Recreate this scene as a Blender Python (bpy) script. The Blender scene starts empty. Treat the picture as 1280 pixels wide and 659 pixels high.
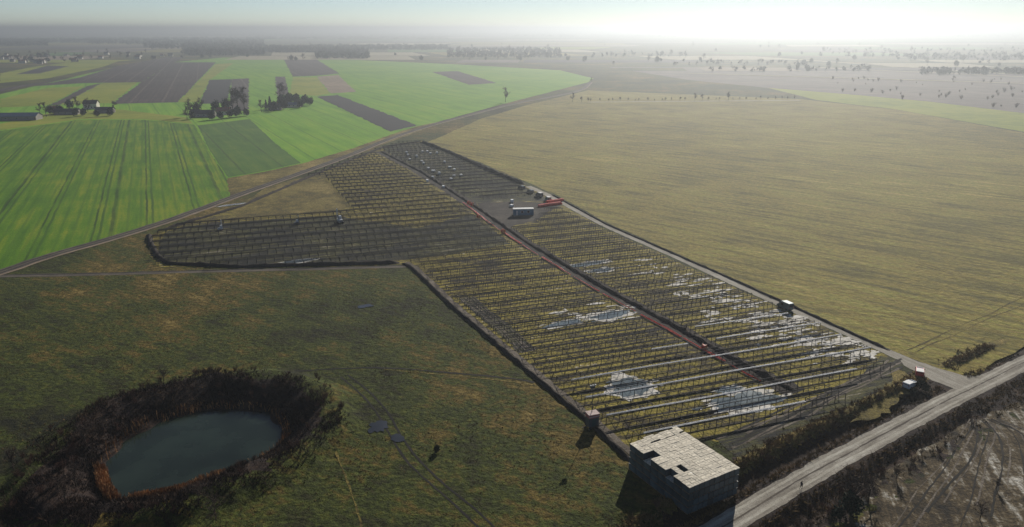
import bpy, bmesh, math, random
from mathutils import Vector, Matrix, noise

R = math.radians
scene = bpy.context.scene
C = scene.collection

# ------------------------------------------------------------------ camera
CAM_H, FPX, CX, CY, HORIZON = 80.0, 914.0, 640.0, 329.5, 36.0      # photo pixels (1280 x 659)
PITCH = math.atan((CY - HORIZON) / FPX)
cam_data = bpy.data.cameras.new('camera')
cam_data.sensor_fit = 'HORIZONTAL'; cam_data.sensor_width = 36.0
cam_data.lens = 36.0 * FPX / 1280.0
cam_data.clip_start = 0.5; cam_data.clip_end = 200000
cam = bpy.data.objects.new('camera', cam_data); C.objects.link(cam)
cam.location = (0, 0, CAM_H); cam.rotation_euler = (math.pi/2 - PITCH, 0, 0)
scene.camera = cam

# ------------------------------------------------------------------ sky, sun, exposure
SUN_EL, SUN_AZ = 24.0, 20.0            # azimuth clockwise from the camera's heading (+Y)
world = bpy.data.worlds.new('World'); scene.world = world; world.use_nodes = True
wn = world.node_tree.nodes; wl = world.node_tree.links; wn.clear()
sky = wn.new('ShaderNodeTexSky'); sky.sky_type = 'NISHITA'; sky.sun_disc = False
sky.sun_elevation = R(SUN_EL); sky.sun_rotation = R(SUN_AZ)
sky.altitude = 100; sky.air_density = 0.58; sky.dust_density = 0.05; sky.ozone_density = 0.7
bgn = wn.new('ShaderNodeBackground'); bgn.inputs['Strength'].default_value = 0.05
wo = wn.new('ShaderNodeOutputWorld')
wl.new(sky.outputs[0], bgn.inputs[0]); wl.new(bgn.outputs[0], wo.inputs[0])

sd = bpy.data.lights.new('sun', 'SUN'); sd.energy = 4.6; sd.angle = R(0.5); sd.color = (1.0, 0.93, 0.82)
sun = bpy.data.objects.new('sun', sd); C.objects.link(sun)
sv = Vector((math.sin(R(SUN_AZ))*math.cos(R(SUN_EL)), math.cos(R(SUN_AZ))*math.cos(R(SUN_EL)), math.sin(R(SUN_EL))))
sun.rotation_euler = sv.to_track_quat('Z', 'Y').to_euler(); sun.location = (0, 0, 300)

vs = scene.view_settings
vs.view_transform = 'Standard'; vs.look = 'None'; vs.exposure = 0.5; vs.gamma = 1.0; vs.use_curve_mapping = False
scene.cycles.use_denoising = True
scene.cycles.max_bounces = 6; scene.cycles.diffuse_bounces = 2; scene.cycles.glossy_bounces = 2
scene.cycles.volume_bounces = 0; scene.cycles.transparent_max_bounces = 8
HAZE_DENSITY, HAZE_G = 0.00030, 0.64

# ------------------------------------------------------------------ helpers
rng = random.Random(7)

def gp(x, y, h=0.0):
    """photo pixel -> point on the horizontal plane z = h"""
    dx = (x - CX) / FPX; dz = -(y - CY) / FPX
    vy = math.cos(PITCH) + dz*math.sin(PITCH); vz = -math.sin(PITCH) + dz*math.cos(PITCH)
    t = (h - CAM_H) / vz
    return Vector((dx*t, vy*t, h))
def G(pts, h=0.0): return [gp(x, y, h) for x, y in pts]

def inside(x, y, poly):
    r = False; n = len(poly); j = n - 1
    for i in range(n):
        xi, yi = poly[i][0], poly[i][1]; xj, yj = poly[j][0], poly[j][1]
        if (yi > y) != (yj > y) and x < (xj - xi)*(y - yi)/(yj - yi) + xi: r = not r
        j = i
    return r
def seg_dist(px, py, a, b):
    ax, ay, bx, by = a[0], a[1], b[0], b[1]
    dx, dy = bx-ax, by-ay; L = dx*dx+dy*dy
    t = max(0, min(1, ((px-ax)*dx+(py-ay)*dy)/L)) if L else 0
    return math.hypot(px-ax-t*dx, py-ay-t*dy)
def line_dist(px, py, pts): return min(seg_dist(px, py, pts[i], pts[i+1]) for i in range(len(pts)-1))
def smooth(a, b, x):
    t = max(0.0, min(1.0, (x-a)/(b-a))); return t*t*(3-2*t)

def tag(o, label=None, cat=None, group=None, kind=None):
    if label: o['label'] = label
    if cat: o['category'] = cat
    if group: o['group'] = group
    if kind: o['kind'] = kind
    return o
def link(name, me, mat=None, parent=None):
    o = bpy.data.objects.new(name, me); C.objects.link(o)
    if mat and not me.materials: me.materials.append(mat)
    if parent: o.parent = parent
    return o
def empty(name, loc=(0, 0, 0), rz=0.0):
    o = bpy.data.objects.new(name, None); C.objects.link(o)
    o.location = loc; o.rotation_euler = (0, 0, rz); o.empty_display_size = 0.5
    return o
def copy_tree(o, parent=None):
    c = o.copy(); C.objects.link(c); c.parent = parent
    for ch in o.children: copy_tree(ch, c)
    return c

class MB:
    """collects simple shapes into one mesh"""
    def __init__(s): s.v = []; s.f = []
    def quadmesh(s, vs_, fs_):
        o = len(s.v); s.v += [tuple(p) for p in vs_]; s.f += [tuple(i+o for i in f) for f in fs_]; return s
    def box(s, x0, x1, y0, y1, z0, z1, taper=0.0):
        t = taper
        return s.quadmesh([(x0,y0,z0),(x1,y0,z0),(x1,y1,z0),(x0,y1,z0),(x0+t,y0+t,z1),(x1-t,y0+t,z1),(x1-t,y1-t,z1),(x0+t,y1-t,z1)],
                          [(3,2,1,0),(4,5,6,7),(0,1,5,4),(1,2,6,5),(2,3,7,6),(3,0,4,7)])
    def bar(s, a, b, w, h=None, sides=4, w2=None):
        a = Vector(a); b = Vector(b); d = (b-a)
        if d.length < 1e-6: return s
        d.normalize(); up = Vector((0,0,1)) if abs(d.z) < 0.95 else Vector((0,1,0))
        x = d.cross(up).normalized(); y = x.cross(d).normalized(); h = h or w; w2 = w if w2 is None else w2
        k = w2 / w
        pts = []
        for p, q in ((a, 1.0), (b, k)):
            for i in range(sides):
                an = 2*math.pi*(i+0.5)/sides; m = 0.5/math.cos(math.pi/sides) if sides == 4 else 0.5
                pts.append(p + x*math.cos(an)*w*m*q + y*math.sin(an)*h*m*q)
        n = sides
        fs = [(i, (i+1) % n, n+(i+1) % n, n+i) for i in range(n)] + [tuple(range(n-1, -1, -1)), tuple(range(n, 2*n))]
        return s.quadmesh(pts, fs)
    def prism(s, prof, y0, y1, axis='y'):
        """extrude an (x, z) outline along y"""
        n = len(prof)
        vs_ = [(x, y0, z) for x, z in prof] + [(x, y1, z) for x, z in prof]
        fs = [tuple(range(n)), tuple(range(2*n-1, n-1, -1))] + [(i, n+i, n+(i+1) % n, (i+1) % n) for i in range(n)]
        return s.quadmesh(vs_, fs)
    def wheel(s, c, r, w, n=12):
        x, y, z = c
        pts = [(x+r*math.cos(2*math.pi*i/n), y-w/2, z+r*math.sin(2*math.pi*i/n)) for i in range(n)] + \
              [(x+r*math.cos(2*math.pi*i/n), y+w/2, z+r*math.sin(2*math.pi*i/n)) for i in range(n)]
        return s.quadmesh(pts, [tuple(range(n)), tuple(range(2*n-1, n-1, -1))] + [(i, n+i, n+(i+1) % n, (i+1) % n) for i in range(n)])
    def mesh(s, name, bevel=0.0, shade=False):
        me = bpy.data.meshes.new(name); me.from_pydata(s.v, [], s.f)
        bm = bmesh.new(); bm.from_mesh(me)
        bmesh.ops.recalc_face_normals(bm, faces=bm.faces)
        if bevel: bmesh.ops.bevel(bm, geom=list(bm.edges), offset=bevel, segments=1, affect='EDGES', clamp_overlap=True)
        bm.to_mesh(me); bm.free()
        if shade:
            for p in me.polygons: p.use_smooth = True
        return me
    def build(s, name, mat, parent=None, bevel=0.0, shade=False): return link(name, s.mesh(name, bevel, shade), mat, parent)

ONES = ['zeroth','first','second','third','fourth','fifth','sixth','seventh','eighth','ninth','tenth','eleventh','twelfth','thirteenth',
        'fourteenth','fifteenth','sixteenth','seventeenth','eighteenth','nineteenth']
TENS = {2: ('twenty','twentieth'), 3: ('thirty','thirtieth'), 4: ('forty','fortieth'), 5: ('fifty','fiftieth'), 6: ('sixty','sixtieth')}
def ordinal(n):
    if n < 20: return ONES[n]
    t, o = divmod(n, 10)
    return TENS[t][1] if o == 0 else TENS[t][0] + '-' + ONES[o]

# ------------------------------------------------------------------ materials
def new_mat(name):
    m = bpy.data.materials.new(name); m.use_nodes = True
    nt = m.node_tree; b = nt.nodes['Principled BSDF']
    return m, nt, b
def ground_mat(name, stops, s=(0.02, 0.25, 2.5), w=(0.5, 0.3, 0.2), rough=0.95, spec=0.12, bump=0.0, bump_scale=1.5,
               streak=None, fine=0.25, lines=None, detail=6.0, warp=0.0, spread=3.0):
    """soil and grass: three scales of noise through a colour ramp, optional streaks along a heading, optional wheel lines"""
    m, nt, b = new_mat(name); N = nt.nodes; L = nt.links
    tc = N.new('ShaderNodeTexCoord')
    def mp(scale, rot=0.0):
        n = N.new('ShaderNodeMapping'); n.inputs['Scale'].default_value = scale; n.inputs['Rotation'].default_value = (0, 0, rot)
        L.new(tc.outputs['Object'], n.inputs['Vector']); return n.outputs[0]
    def noise_(scale, vec=None, d=detail, rgh=0.6, dist=0.0):
        n = N.new('ShaderNodeTexNoise'); n.inputs['Scale'].default_value = scale; n.inputs['Detail'].default_value = d
        n.inputs['Roughness'].default_value = rgh; n.inputs['Distortion'].default_value = dist
        L.new(vec if vec else tc.outputs['Object'], n.inputs['Vector']); return n.outputs['Fac']
    def math_(op, a, c):
        n = N.new('ShaderNodeMath'); n.operation = op
        for i, q in enumerate((a, c)):
            if isinstance(q, (int, float)): n.inputs[i].default_value = q
            else: L.new(q, n.inputs[i])
        return n.outputs[0]
    acc = None
    for sc_, w_ in zip(s, w):
        t = math_('MULTIPLY', noise_(sc_, dist=warp), w_)
        acc = t if acc is None else math_('ADD', acc, t)
    tot = sum(w)
    if streak:
        ang, ratio, sc_, w_ = streak
        sm = N.new('ShaderNodeMapping'); sm.vector_type = 'TEXTURE'; sm.inputs['Rotation'].default_value = (0, 0, ang); sm.inputs['Scale'].default_value = (ratio, 1, 1)
        L.new(tc.outputs['Object'], sm.inputs['Vector'])
        t = math_('MULTIPLY', noise_(sc_*ratio*0.5, sm.outputs[0], 4.0), w_)
        acc = math_('ADD', acc, t); tot += w_
    acc = math_('DIVIDE', acc, tot)
    # spread the noise's narrow range
    acc = math_('ADD', math_('MULTIPLY', math_('SUBTRACT', acc, 0.5), spread), 0.5)
    cr = N.new('ShaderNodeValToRGB'); el = cr.color_ramp.elements
    el[0].position, el[0].color = stops[0][0], (*stops[0][1], 1); el[1].position, el[1].color = stops[-1][0], (*stops[-1][1], 1)
    for p, c in stops[1:-1]:
        e = el.new(p); e.color = (*c, 1)
    L.new(acc, cr.inputs['Fac']); col = cr.outputs[0]
    def mix(fac, a, c, mode='MIX'):
        n = N.new('ShaderNodeMix'); n.data_type = 'RGBA'; n.blend_type = mode
        if isinstance(fac, (int, float)): n.inputs[0].default_value = fac
        else: L.new(fac, n.inputs[0])
        for i, q in ((6, a), (7, c)):
            if isinstance(q, tuple): n.inputs[i].default_value = (*q, 1)
            else: L.new(q, n.inputs[i])
        return n.outputs[2]
    if fine:
        fr = N.new('ShaderNodeMapRange'); L.new(noise_(s[2]*2.3, d=8.0, rgh=0.75), fr.inputs[0])
        fr.inputs[1].default_value = 0.3; fr.inputs[2].default_value = 0.7; fr.inputs[3].default_value = 1-fine*1.6; fr.inputs[4].default_value = 1+fine*1.6
        cc = N.new('ShaderNodeCombineColor')
        for i in range(3): L.new(fr.outputs[0], cc.inputs[i])
        col = mix(1.0, col, cc.outputs[0], 'MULTIPLY')
    if lines:
        for ang, period, width, colr, strength, wob, *ph0 in lines:
            n = N.new('ShaderNodeSeparateXYZ'); L.new(mp((1, 1, 1), -ang), n.inputs[0])
            v = math_('ADD', math_('ADD', n.outputs['Y'], ph0[0] if ph0 else 0.0), math_('MULTIPLY', math_('SUBTRACT', noise_(0.05, d=2.0), 0.5), wob))
            ph = math_('ABSOLUTE', math_('SUBTRACT', math_('FRACT', math_('DIVIDE', v, period), 0), 0.5), 0)
            k = N.new('ShaderNodeMapRange'); k.interpolation_type = 'SMOOTHSTEP'; L.new(ph, k.inputs[0])
            k.inputs[1].default_value = width/period; k.inputs[2].default_value = 0.35*width/period
            k.inputs[3].default_value = 0; k.inputs[4].default_value = 1
            br = N.new('ShaderNodeMapRange'); L.new(noise_(0.03, d=3.0), br.inputs[0])
            br.inputs[1].default_value = 0.3; br.inputs[2].default_value = 0.55; br.inputs[3].default_value = 0.35
            col = mix(math_('MULTIPLY', math_('MULTIPLY', k.outputs[0], br.outputs[0]), strength), col, colr)
    L.new(col, b.inputs['Base Color'])
    b.inputs['Roughness'].default_value = rough; b.inputs['Specular IOR Level'].default_value = spec
    if bump:
        bn = N.new('ShaderNodeBump'); bn.inputs['Strength'].default_value = 1.0; bn.inputs['Distance'].default_value = bump
        L.new(noise_(bump_scale, d=5.0, rgh=0.7), bn.inputs['Height']); L.new(bn.outputs[0], b.inputs['Normal'])
    m['nodes_col'] = 1
    return m
def plain(name, col, rough=0.7, metal=0.0, spec=0.3, var=0.25, scale=3.0, bump=0.0, random_=0.0):
    """paint, wood, metal: base colour with uneven wear and, when asked, a shade of its own for each object"""
    m, nt, b = new_mat(name); N = nt.nodes; L = nt.links
    tc = N.new('ShaderNodeTexCoord'); n = N.new('ShaderNodeTexNoise'); n.inputs['Scale'].default_value = scale; n.inputs['Detail'].default_value = 5
    L.new(tc.outputs['Object'], n.inputs['Vector'])
    mr = N.new('ShaderNodeMapRange'); mr.inputs[1].default_value = 0.3; mr.inputs[2].default_value = 0.7
    mr.inputs[3].default_value = 1-var; mr.inputs[4].default_value = 1+var; L.new(n.outputs['Fac'], mr.inputs[0])
    out = mr.outputs[0]
    if random_:
        oi = N.new('ShaderNodeObjectInfo'); r2 = N.new('ShaderNodeMapRange'); L.new(oi.outputs['Random'], r2.inputs[0])
        r2.inputs[3].default_value = 1-random_; r2.inputs[4].default_value = 1+random_
        mm = N.new('ShaderNodeMath'); mm.operation = 'MULTIPLY'; L.new(out, mm.inputs[0]); L.new(r2.outputs[0], mm.inputs[1]); out = mm.outputs[0]
    vm = N.new('ShaderNodeVectorMath'); vm.operation = 'SCALE'; vm.inputs[0].default_value = col; L.new(out, vm.inputs['Scale'])
    L.new(vm.outputs[0], b.inputs['Base Color'])
    b.inputs['Roughness'].default_value = rough; b.inputs['Metallic'].default_value = metal; b.inputs['Specular IOR Level'].default_value = spec
    if bump:
        bn = N.new('ShaderNodeBump'); bn.inputs['Distance'].default_value = bump; L.new(n.outputs['Fac'], bn.inputs['Height']); L.new(bn.outputs[0], b.inputs['Normal'])
    return m
def water_mat(name, col, rough=0.04, ripple=0.02, scale=1.5, spec=0.5):
    m, nt, b = new_mat(name); N = nt.nodes; L = nt.links
    tc = N.new('ShaderNodeTexCoord'); n = N.new('ShaderNodeTexNoise'); n.inputs['Scale'].default_value = scale; n.inputs['Detail'].default_value = 3
    L.new(tc.outputs['Object'], n.inputs['Vector'])
    bn = N.new('ShaderNodeBump'); bn.inputs['Distance'].default_value = ripple; L.new(n.outputs['Fac'], bn.inputs['Height']); L.new(bn.outputs[0], b.inputs['Normal'])
    n2 = N.new('ShaderNodeTexNoise'); n2.inputs['Scale'].default_value = 0.12; n2.inputs['Detail'].default_value = 7; L.new(tc.outputs['Object'], n2.inputs['Vector'])
    cr = N.new('ShaderNodeValToRGB'); cr.color_ramp.elements[0].position = 0.35; cr.color_ramp.elements[1].position = 0.65
    cr.color_ramp.elements[0].color = (*[c*0.7 for c in col], 1); cr.color_ramp.elements[1].color = (*[c*1.3 for c in col], 1)
    L.new(n2.outputs['Fac'], cr.inputs[0]); L.new(cr.outputs[0], b.inputs['Base Color'])
    b.inputs['Roughness'].default_value = rough; b.inputs['Specular IOR Level'].default_value = spec
    return m

ROW_A = R(19.5)
M = {}
M['meadow'] = ground_mat('winter_meadow', [(0.0, (0.012, 0.013, 0.006)), (0.22, (0.026, 0.028, 0.007)), (0.40, (0.034, 0.044, 0.008)), (0.55, (0.050, 0.058, 0.009)), (0.68, (0.075, 0.060, 0.012)), (0.82, (0.105, 0.074, 0.016)), (1.0, (0.17, 0.125, 0.035))],
                         s=(0.011, 0.09, 0.45), w=(0.55, 0.30, 0.28), bump=0.8, bump_scale=0.7, streak=(R(-35), 6.0, 0.12, 0.25), fine=0.55, spread=5.5, detail=8.0)
M['tan_meadow'] = ground_mat('tan_meadow', [(0.0, (0.075, 0.065, 0.014)), (0.3, (0.13, 0.115, 0.022)), (0.5, (0.20, 0.155, 0.034)), (0.7, (0.18, 0.175, 0.030)), (1.0, (0.32, 0.24, 0.07))],
                         s=(0.006, 0.035, 0.25), w=(0.5, 0.36, 0.24), bump=0.6, bump_scale=0.45, streak=(R(-40), 12.0, 0.05, 0.75), fine=0.35, spread=5.2, detail=8.0)
TRAM = math.atan2((gp(172,165)-gp(165,277)).y, (gp(172,165)-gp(165,277)).x)
M['wheat'] = ground_mat('winter_wheat', [(0.0, (0.026, 0.090, 0.004)), (0.5, (0.075, 0.165, 0.005)), (1.0, (0.18, 0.22, 0.010))],
                        s=(0.008, 0.05, 0.6), bump=0.15, bump_scale=1.0, streak=(TRAM, 16.0, 0.03, 0.7), fine=0.2, spread=4.2,
                        lines=[(TRAM, 20.0, 0.65, (0.022, 0.055, 0.006), 0.95, 1.2), (TRAM, 20.0, 0.65, (0.022, 0.055, 0.006), 0.95, 1.2, 2.4), (TRAM, 5.0, 0.8, (0.045, 0.11, 0.008), 0.55, 0.8), (TRAM, 47.0, 1.1, (0.02, 0.05, 0.006), 0.8, 1.6)])
M['wheat_plain'] = ground_mat('winter_wheat_even', [(0.0, (0.070, 0.19, 0.006)), (0.5, (0.12, 0.27, 0.008)), (1.0, (0.20, 0.31, 0.014))],
                        s=(0.005, 0.03, 0.3), streak=(R(118), 12.0, 0.02, 0.6), fine=0.14, spread=4.0, lines=[(R(118), 24.0, 1.0, (0.05, 0.13, 0.008), 0.7, 2.0), (R(118), 6.0, 0.8, (0.08, 0.19, 0.008), 0.4, 1.0)])
M['wheat_dark'] = ground_mat('winter_wheat_thin', [(0.0, (0.030, 0.075, 0.012)), (0.5, (0.05, 0.12, 0.014)), (1.0, (0.095, 0.15, 0.02))],
                        s=(0.008, 0.05, 0.5), streak=(R(118), 12.0, 0.03, 0.6), fine=0.15, spread=4.0, lines=[(R(118), 24.0, 0.9, (0.03, 0.06, 0.012), 0.8, 1.5)])
M['lime'] = ground_mat('rough_grass', [(0.0, (0.10, 0.14, 0.010)), (0.5, (0.18, 0.215, 0.014)), (1.0, (0.27, 0.25, 0.03))], s=(0.01, 0.08, 0.7), fine=0.15)
M['straw_grass'] = ground_mat('straw_grass', [(0.0, (0.045, 0.038, 0.016)), (0.4, (0.10, 0.08, 0.022)), (0.65, (0.15, 0.12, 0.03)), (1.0, (0.24, 0.18, 0.06))], s=(0.03, 0.2, 0.8), bump=0.4, fine=0.5, spread=5.0)
M['plough'] = ground_mat('ploughed_soil', [(0.0, (0.018, 0.015, 0.016)), (0.5, (0.040, 0.031, 0.031)), (1.0, (0.075, 0.057, 0.052))],
                         s=(0.006, 0.05, 0.5), streak=(R(112), 16.0, 0.03, 0.6), fine=0.12, lines=[(R(112), 34.0, 1.6, (0.13, 0.105, 0.09), 0.6, 4.0), (R(112), 12.0, 1.2, (0.02, 0.017, 0.018), 0.6, 2.0)])
M['plough_dark'] = ground_mat('wet_ploughed_soil', [(0.0, (0.011, 0.012, 0.016)), (0.5, (0.018, 0.018, 0.023)), (1.0, (0.034, 0.031, 0.034))], s=(0.01, 0.07, 0.6), fine=0.12)
M['stubble'] = ground_mat('stubble', [(0.0, (0.13, 0.10, 0.075)), (0.5, (0.20, 0.155, 0.11)), (1.0, (0.30, 0.23, 0.16))], s=(0.01, 0.07, 0.5), streak=(R(112), 10, 0.05, 0.5), fine=0.15)
M['pale'] = ground_mat('pale_fallow', [(0.0, (0.19, 0.165, 0.11)), (0.5, (0.27, 0.235, 0.155)), (1.0, (0.36, 0.31, 0.21))], s=(0.002, 0.02, 0.2), fine=0.1)
M['scrub'] = ground_mat('grey_scrubland', [(0.0, (0.050, 0.044, 0.044)), (0.4, (0.10, 0.085, 0.08)), (0.7, (0.145, 0.12, 0.105)), (1.0, (0.22, 0.18, 0.15))], s=(0.008, 0.05, 0.4), fine=0.3, streak=(R(150), 6, 0.02, 0.4))
M['site'] = ground_mat('site_mud_and_grass', [(0.0, (0.020, 0.018, 0.017)), (0.25, (0.055, 0.045, 0.024)), (0.42, (0.125, 0.10, 0.024)), (0.6, (0.21, 0.175, 0.028)), (0.9, (0.25, 0.20, 0.045)), (1.0, (0.40, 0.36, 0.29))],
                       s=(0.035, 0.22, 0.8), w=(0.34, 0.3, 0.35), bump=0.5, bump_scale=0.8, streak=(ROW_A, 7.0, 0.14, 0.5), fine=0.55, spread=5.0, detail=8.0,
                       lines=[(ROW_A, 8.88, 0.8, (0.020, 0.018, 0.020), 0.85, 1.2), (ROW_A, 2.96, 0.55, (0.022, 0.020, 0.020), 0.9, 0.6)])
M['site_wet'] = ground_mat('wet_rutted_mud', [(0.0, (0.012, 0.012, 0.015)), (0.35, (0.026, 0.026, 0.024)), (0.6, (0.052, 0.052, 0.022)), (0.82, (0.095, 0.088, 0.030)), (1.0, (0.22, 0.20, 0.16))],
                       s=(0.05, 0.3, 0.9), spread=4.6, bump=0.35, rough=0.95, spec=0.12, streak=(ROW_A, 9.0, 0.16, 0.8), fine=0.3, warp=0.6)
M['rutted'] = ground_mat('rutted_silty_mud', [(0.0, (0.012, 0.011, 0.010)), (0.35, (0.045, 0.034, 0.020)), (0.55, (0.085, 0.062, 0.032)), (0.7, (0.17, 0.15, 0.115)), (1.0, (0.46, 0.44, 0.39))],
                       s=(0.06, 0.3, 1.0), w=(0.5, 0.35, 0.3), bump=0.3, bump_scale=1.0, rough=0.95, spec=0.12, streak=(R(75), 7.0, 0.2, 0.5), fine=0.5, warp=0.3, spread=5.0, detail=8.0)
M['soil'] = ground_mat('dug_soil', [(0.0, (0.015, 0.013, 0.013)), (0.5, (0.036, 0.030, 0.027)), (1.0, (0.085, 0.070, 0.055))], s=(0.1, 0.5, 2.5), bump=0.3, bump_scale=1.2, fine=0.3)
M['pale_soil'] = ground_mat('pale_dug_soil', [(0.0, (0.06, 0.052, 0.045)), (0.5, (0.12, 0.10, 0.08)), (1.0, (0.24, 0.21, 0.17))], s=(0.1, 0.5, 2.5), bump=0.3, bump_scale=1.2, fine=0.3)
M['gravel'] = ground_mat('gravel_track', [(0.0, (0.15, 0.135, 0.11)), (0.5, (0.27, 0.25, 0.21)), (1.0, (0.42, 0.40, 0.35))], s=(0.08, 0.5, 3.0), bump=0.12, bump_scale=2.0, fine=0.25, streak=(R(-66), 8.0, 0.25, 0.6))
M['road'] = ground_mat('dirt_road', [(0.0, (0.12, 0.105, 0.085)), (0.5, (0.24, 0.22, 0.185)), (1.0, (0.42, 0.40, 0.35))], s=(0.1, 0.5, 2.5), bump=0.12, bump_scale=1.5, fine=0.3, streak=(R(34), 8.0, 0.25, 0.9))
M['track'] = ground_mat('field_track', [(0.0, (0.045, 0.038, 0.034)), (0.5, (0.085, 0.072, 0.060)), (1.0, (0.15, 0.13, 0.105))], s=(0.05, 0.3, 2.0), bump=0.1, fine=0.25)
M['rut'] = ground_mat('wheel_rut', [(0.0, (0.009, 0.009, 0.009)), (0.5, (0.017, 0.016, 0.015)), (1.0, (0.04, 0.036, 0.03))], s=(0.1, 0.6, 3.0), fine=0.25)
M['rut_pale'] = ground_mat('dry_wheel_rut', [(0.0, (0.22, 0.20, 0.16)), (0.5, (0.34, 0.32, 0.27)), (1.0, (0.5, 0.48, 0.42))], s=(0.1, 0.6, 3.0), fine=0.25)
M['sand'] = ground_mat('pale_wet_silt', [(0.0, (0.16, 0.15, 0.12)), (0.4, (0.48, 0.46, 0.41)), (1.0, (0.72, 0.70, 0.66))], s=(0.3, 0.9, 3.0), rough=0.9, spec=0.15, bump=0.06, fine=0.35)
M['reed_ground'] = ground_mat('reed_litter', [(0.0, (0.010, 0.008, 0.009)), (0.5, (0.024, 0.016, 0.014)), (1.0, (0.07, 0.042, 0.025))], s=(0.1, 0.5, 2.5), bump=0.4, fine=0.35)
M['puddle'] = water_mat('puddle_water', (0.10, 0.125, 0.13), 0.02, 0.0003, 2.0)
M['dim_puddle'] = water_mat('shallow_meadow_water', (0.035, 0.038, 0.045), 0.1, 0.002, 2.0, 0.3)
M['pond'] = water_mat('pond_water', (0.016, 0.024, 0.018), 0.10, 0.004, 0.9, 0.2)
M['galv'] = plain('galvanised_steel', (0.05, 0.054, 0.06), 0.6, 0.2, 0.3, 0.3, 1.5)
M['rail'] = plain('bright_galvanised_rail', (0.52, 0.53, 0.55), 0.6, 0.2, 0.4, 0.2, 0.7)
M['post'] = plain('weathered_steel_post', (0.026, 0.024, 0.026), 0.8, 0.1, 0.2, 0.3, 2.0)
M['purlin'] = plain('dull_dark_purlin', (0.024, 0.024, 0.028), 0.85, 0.0, 0.12, 0.35, 1.0)
M['carton'] = plain('dusty_carton_top', (0.60, 0.55, 0.45), 0.9, 0, 0.15, 0.30, 2.2, random_=0.12)
M['film'] = plain('dark_blue_wrap', (0.042, 0.072, 0.086), 0.4, 0, 0.5, 0.35, 1.2, random_=0.4)
M['wood'] = plain('pallet_wood', (0.24, 0.16, 0.09), 0.9, 0, 0.2, 0.3, 4.0)
M['white'] = plain('white_paint', (0.50, 0.51, 0.51), 0.7, 0, 0.5, 0.08, 2.0)
M['whitewrap'] = plain('white_wrap', (0.80, 0.80, 0.78), 0.35, 0, 0.5, 0.06, 2.0)
M['teal'] = plain('teal_paint', (0.035, 0.085, 0.10), 0.3, 0.2, 0.5, 0.1, 2.0)
M['bluegrey'] = plain('blue_grey_paint', (0.06, 0.08, 0.10), 0.35, 0.2, 0.5, 0.1, 2.0)
M['blue'] = plain('blue_paint', (0.07, 0.16, 0.24), 0.45, 0, 0.5, 0.15, 1.0)
M['redpaint'] = plain('red_paint', (0.42, 0.05, 0.04), 0.4, 0, 0.5, 0.15, 2.0)
M['pink'] = plain('faded_red_panel', (0.42, 0.13, 0.12), 0.6, 0, 0.4, 0.2, 2.0)
M['redpipe'] = plain('red_plastic_pipe', (0.75, 0.085, 0.045), 0.45, 0, 0.5, 0.15, 1.0)
M['orange'] = plain('orange_paint', (0.62, 0.20, 0.06), 0.5, 0, 0.4, 0.2, 2.0)
M['yellow'] = plain('yellow_machine_paint', (0.50, 0.40, 0.10), 0.5, 0, 0.4, 0.2, 2.0)
M['rubber'] = plain('black_rubber', (0.02, 0.02, 0.02), 0.85, 0, 0.2, 0.2, 4.0)
M['glass'] = plain('dark_glass', (0.02, 0.025, 0.03), 0.08, 0, 0.6, 0.05, 1.0)
M['lamp_red'] = plain('tail_lamp', (0.35, 0.02, 0.02), 0.3, 0, 0.5, 0.05, 1.0)
M['lamp_clear'] = plain('head_lamp', (0.7, 0.7, 0.68), 0.2, 0, 0.5, 0.05, 1.0)
M['bark'] = plain('bark', (0.055, 0.042, 0.034), 0.95, 0, 0.15, 0.35, 2.0, random_=0.25)
M['twig'] = plain('bare_twigs', (0.075, 0.055, 0.045), 0.95, 0, 0.1, 0.3, 0.6, random_=0.3)
M['twig_red'] = plain('russet_twigs', (0.085, 0.045, 0.034), 0.95, 0, 0.1, 0.35, 0.6, random_=0.35)
M['reed'] = ground_mat('dry_reeds', [(0.0, (0.07, 0.035, 0.018)), (0.5, (0.24, 0.12, 0.05)), (0.8, (0.42, 0.24, 0.11)), (1.0, (0.55, 0.38, 0.20))], s=(0.1, 0.6, 2.5), spread=4.5, fine=0.3)
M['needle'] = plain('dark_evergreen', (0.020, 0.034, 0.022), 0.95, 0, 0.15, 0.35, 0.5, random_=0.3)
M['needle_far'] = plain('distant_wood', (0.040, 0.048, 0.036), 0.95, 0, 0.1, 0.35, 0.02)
M['plaster'] = plain('pale_plaster', (0.62, 0.58, 0.50), 0.85, 0, 0.2, 0.1, 0.5, random_=0.2)
M['plaster_grey'] = plain('grey_block_wall', (0.28, 0.26, 0.24), 0.9, 0, 0.2, 0.15, 0.5, random_=0.25)
M['tile_red'] = plain('red_roof', (0.24, 0.085, 0.055), 0.85, 0, 0.2, 0.2, 0.8, random_=0.3)
M['tile_dark'] = plain('dark_roof', (0.055, 0.052, 0.055), 0.7, 0, 0.3, 0.2, 0.8, random_=0.3)
M['roof_blue'] = plain('blue_grey_sheet_roof', (0.085, 0.12, 0.17), 0.45, 0.2, 0.4, 0.1, 0.4)
M['cloth_dark'] = plain('dark_clothing', (0.022, 0.024, 0.032), 0.9, 0, 0.2, 0.15, 6.0)
M['skin'] = plain('skin', (0.36, 0.21, 0.15), 0.6, 0, 0.3, 0.05, 6.0)
M['hair'] = plain('brown_hair', (0.03, 0.02, 0.015), 0.7, 0, 0.3, 0.1, 9.0)

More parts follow.
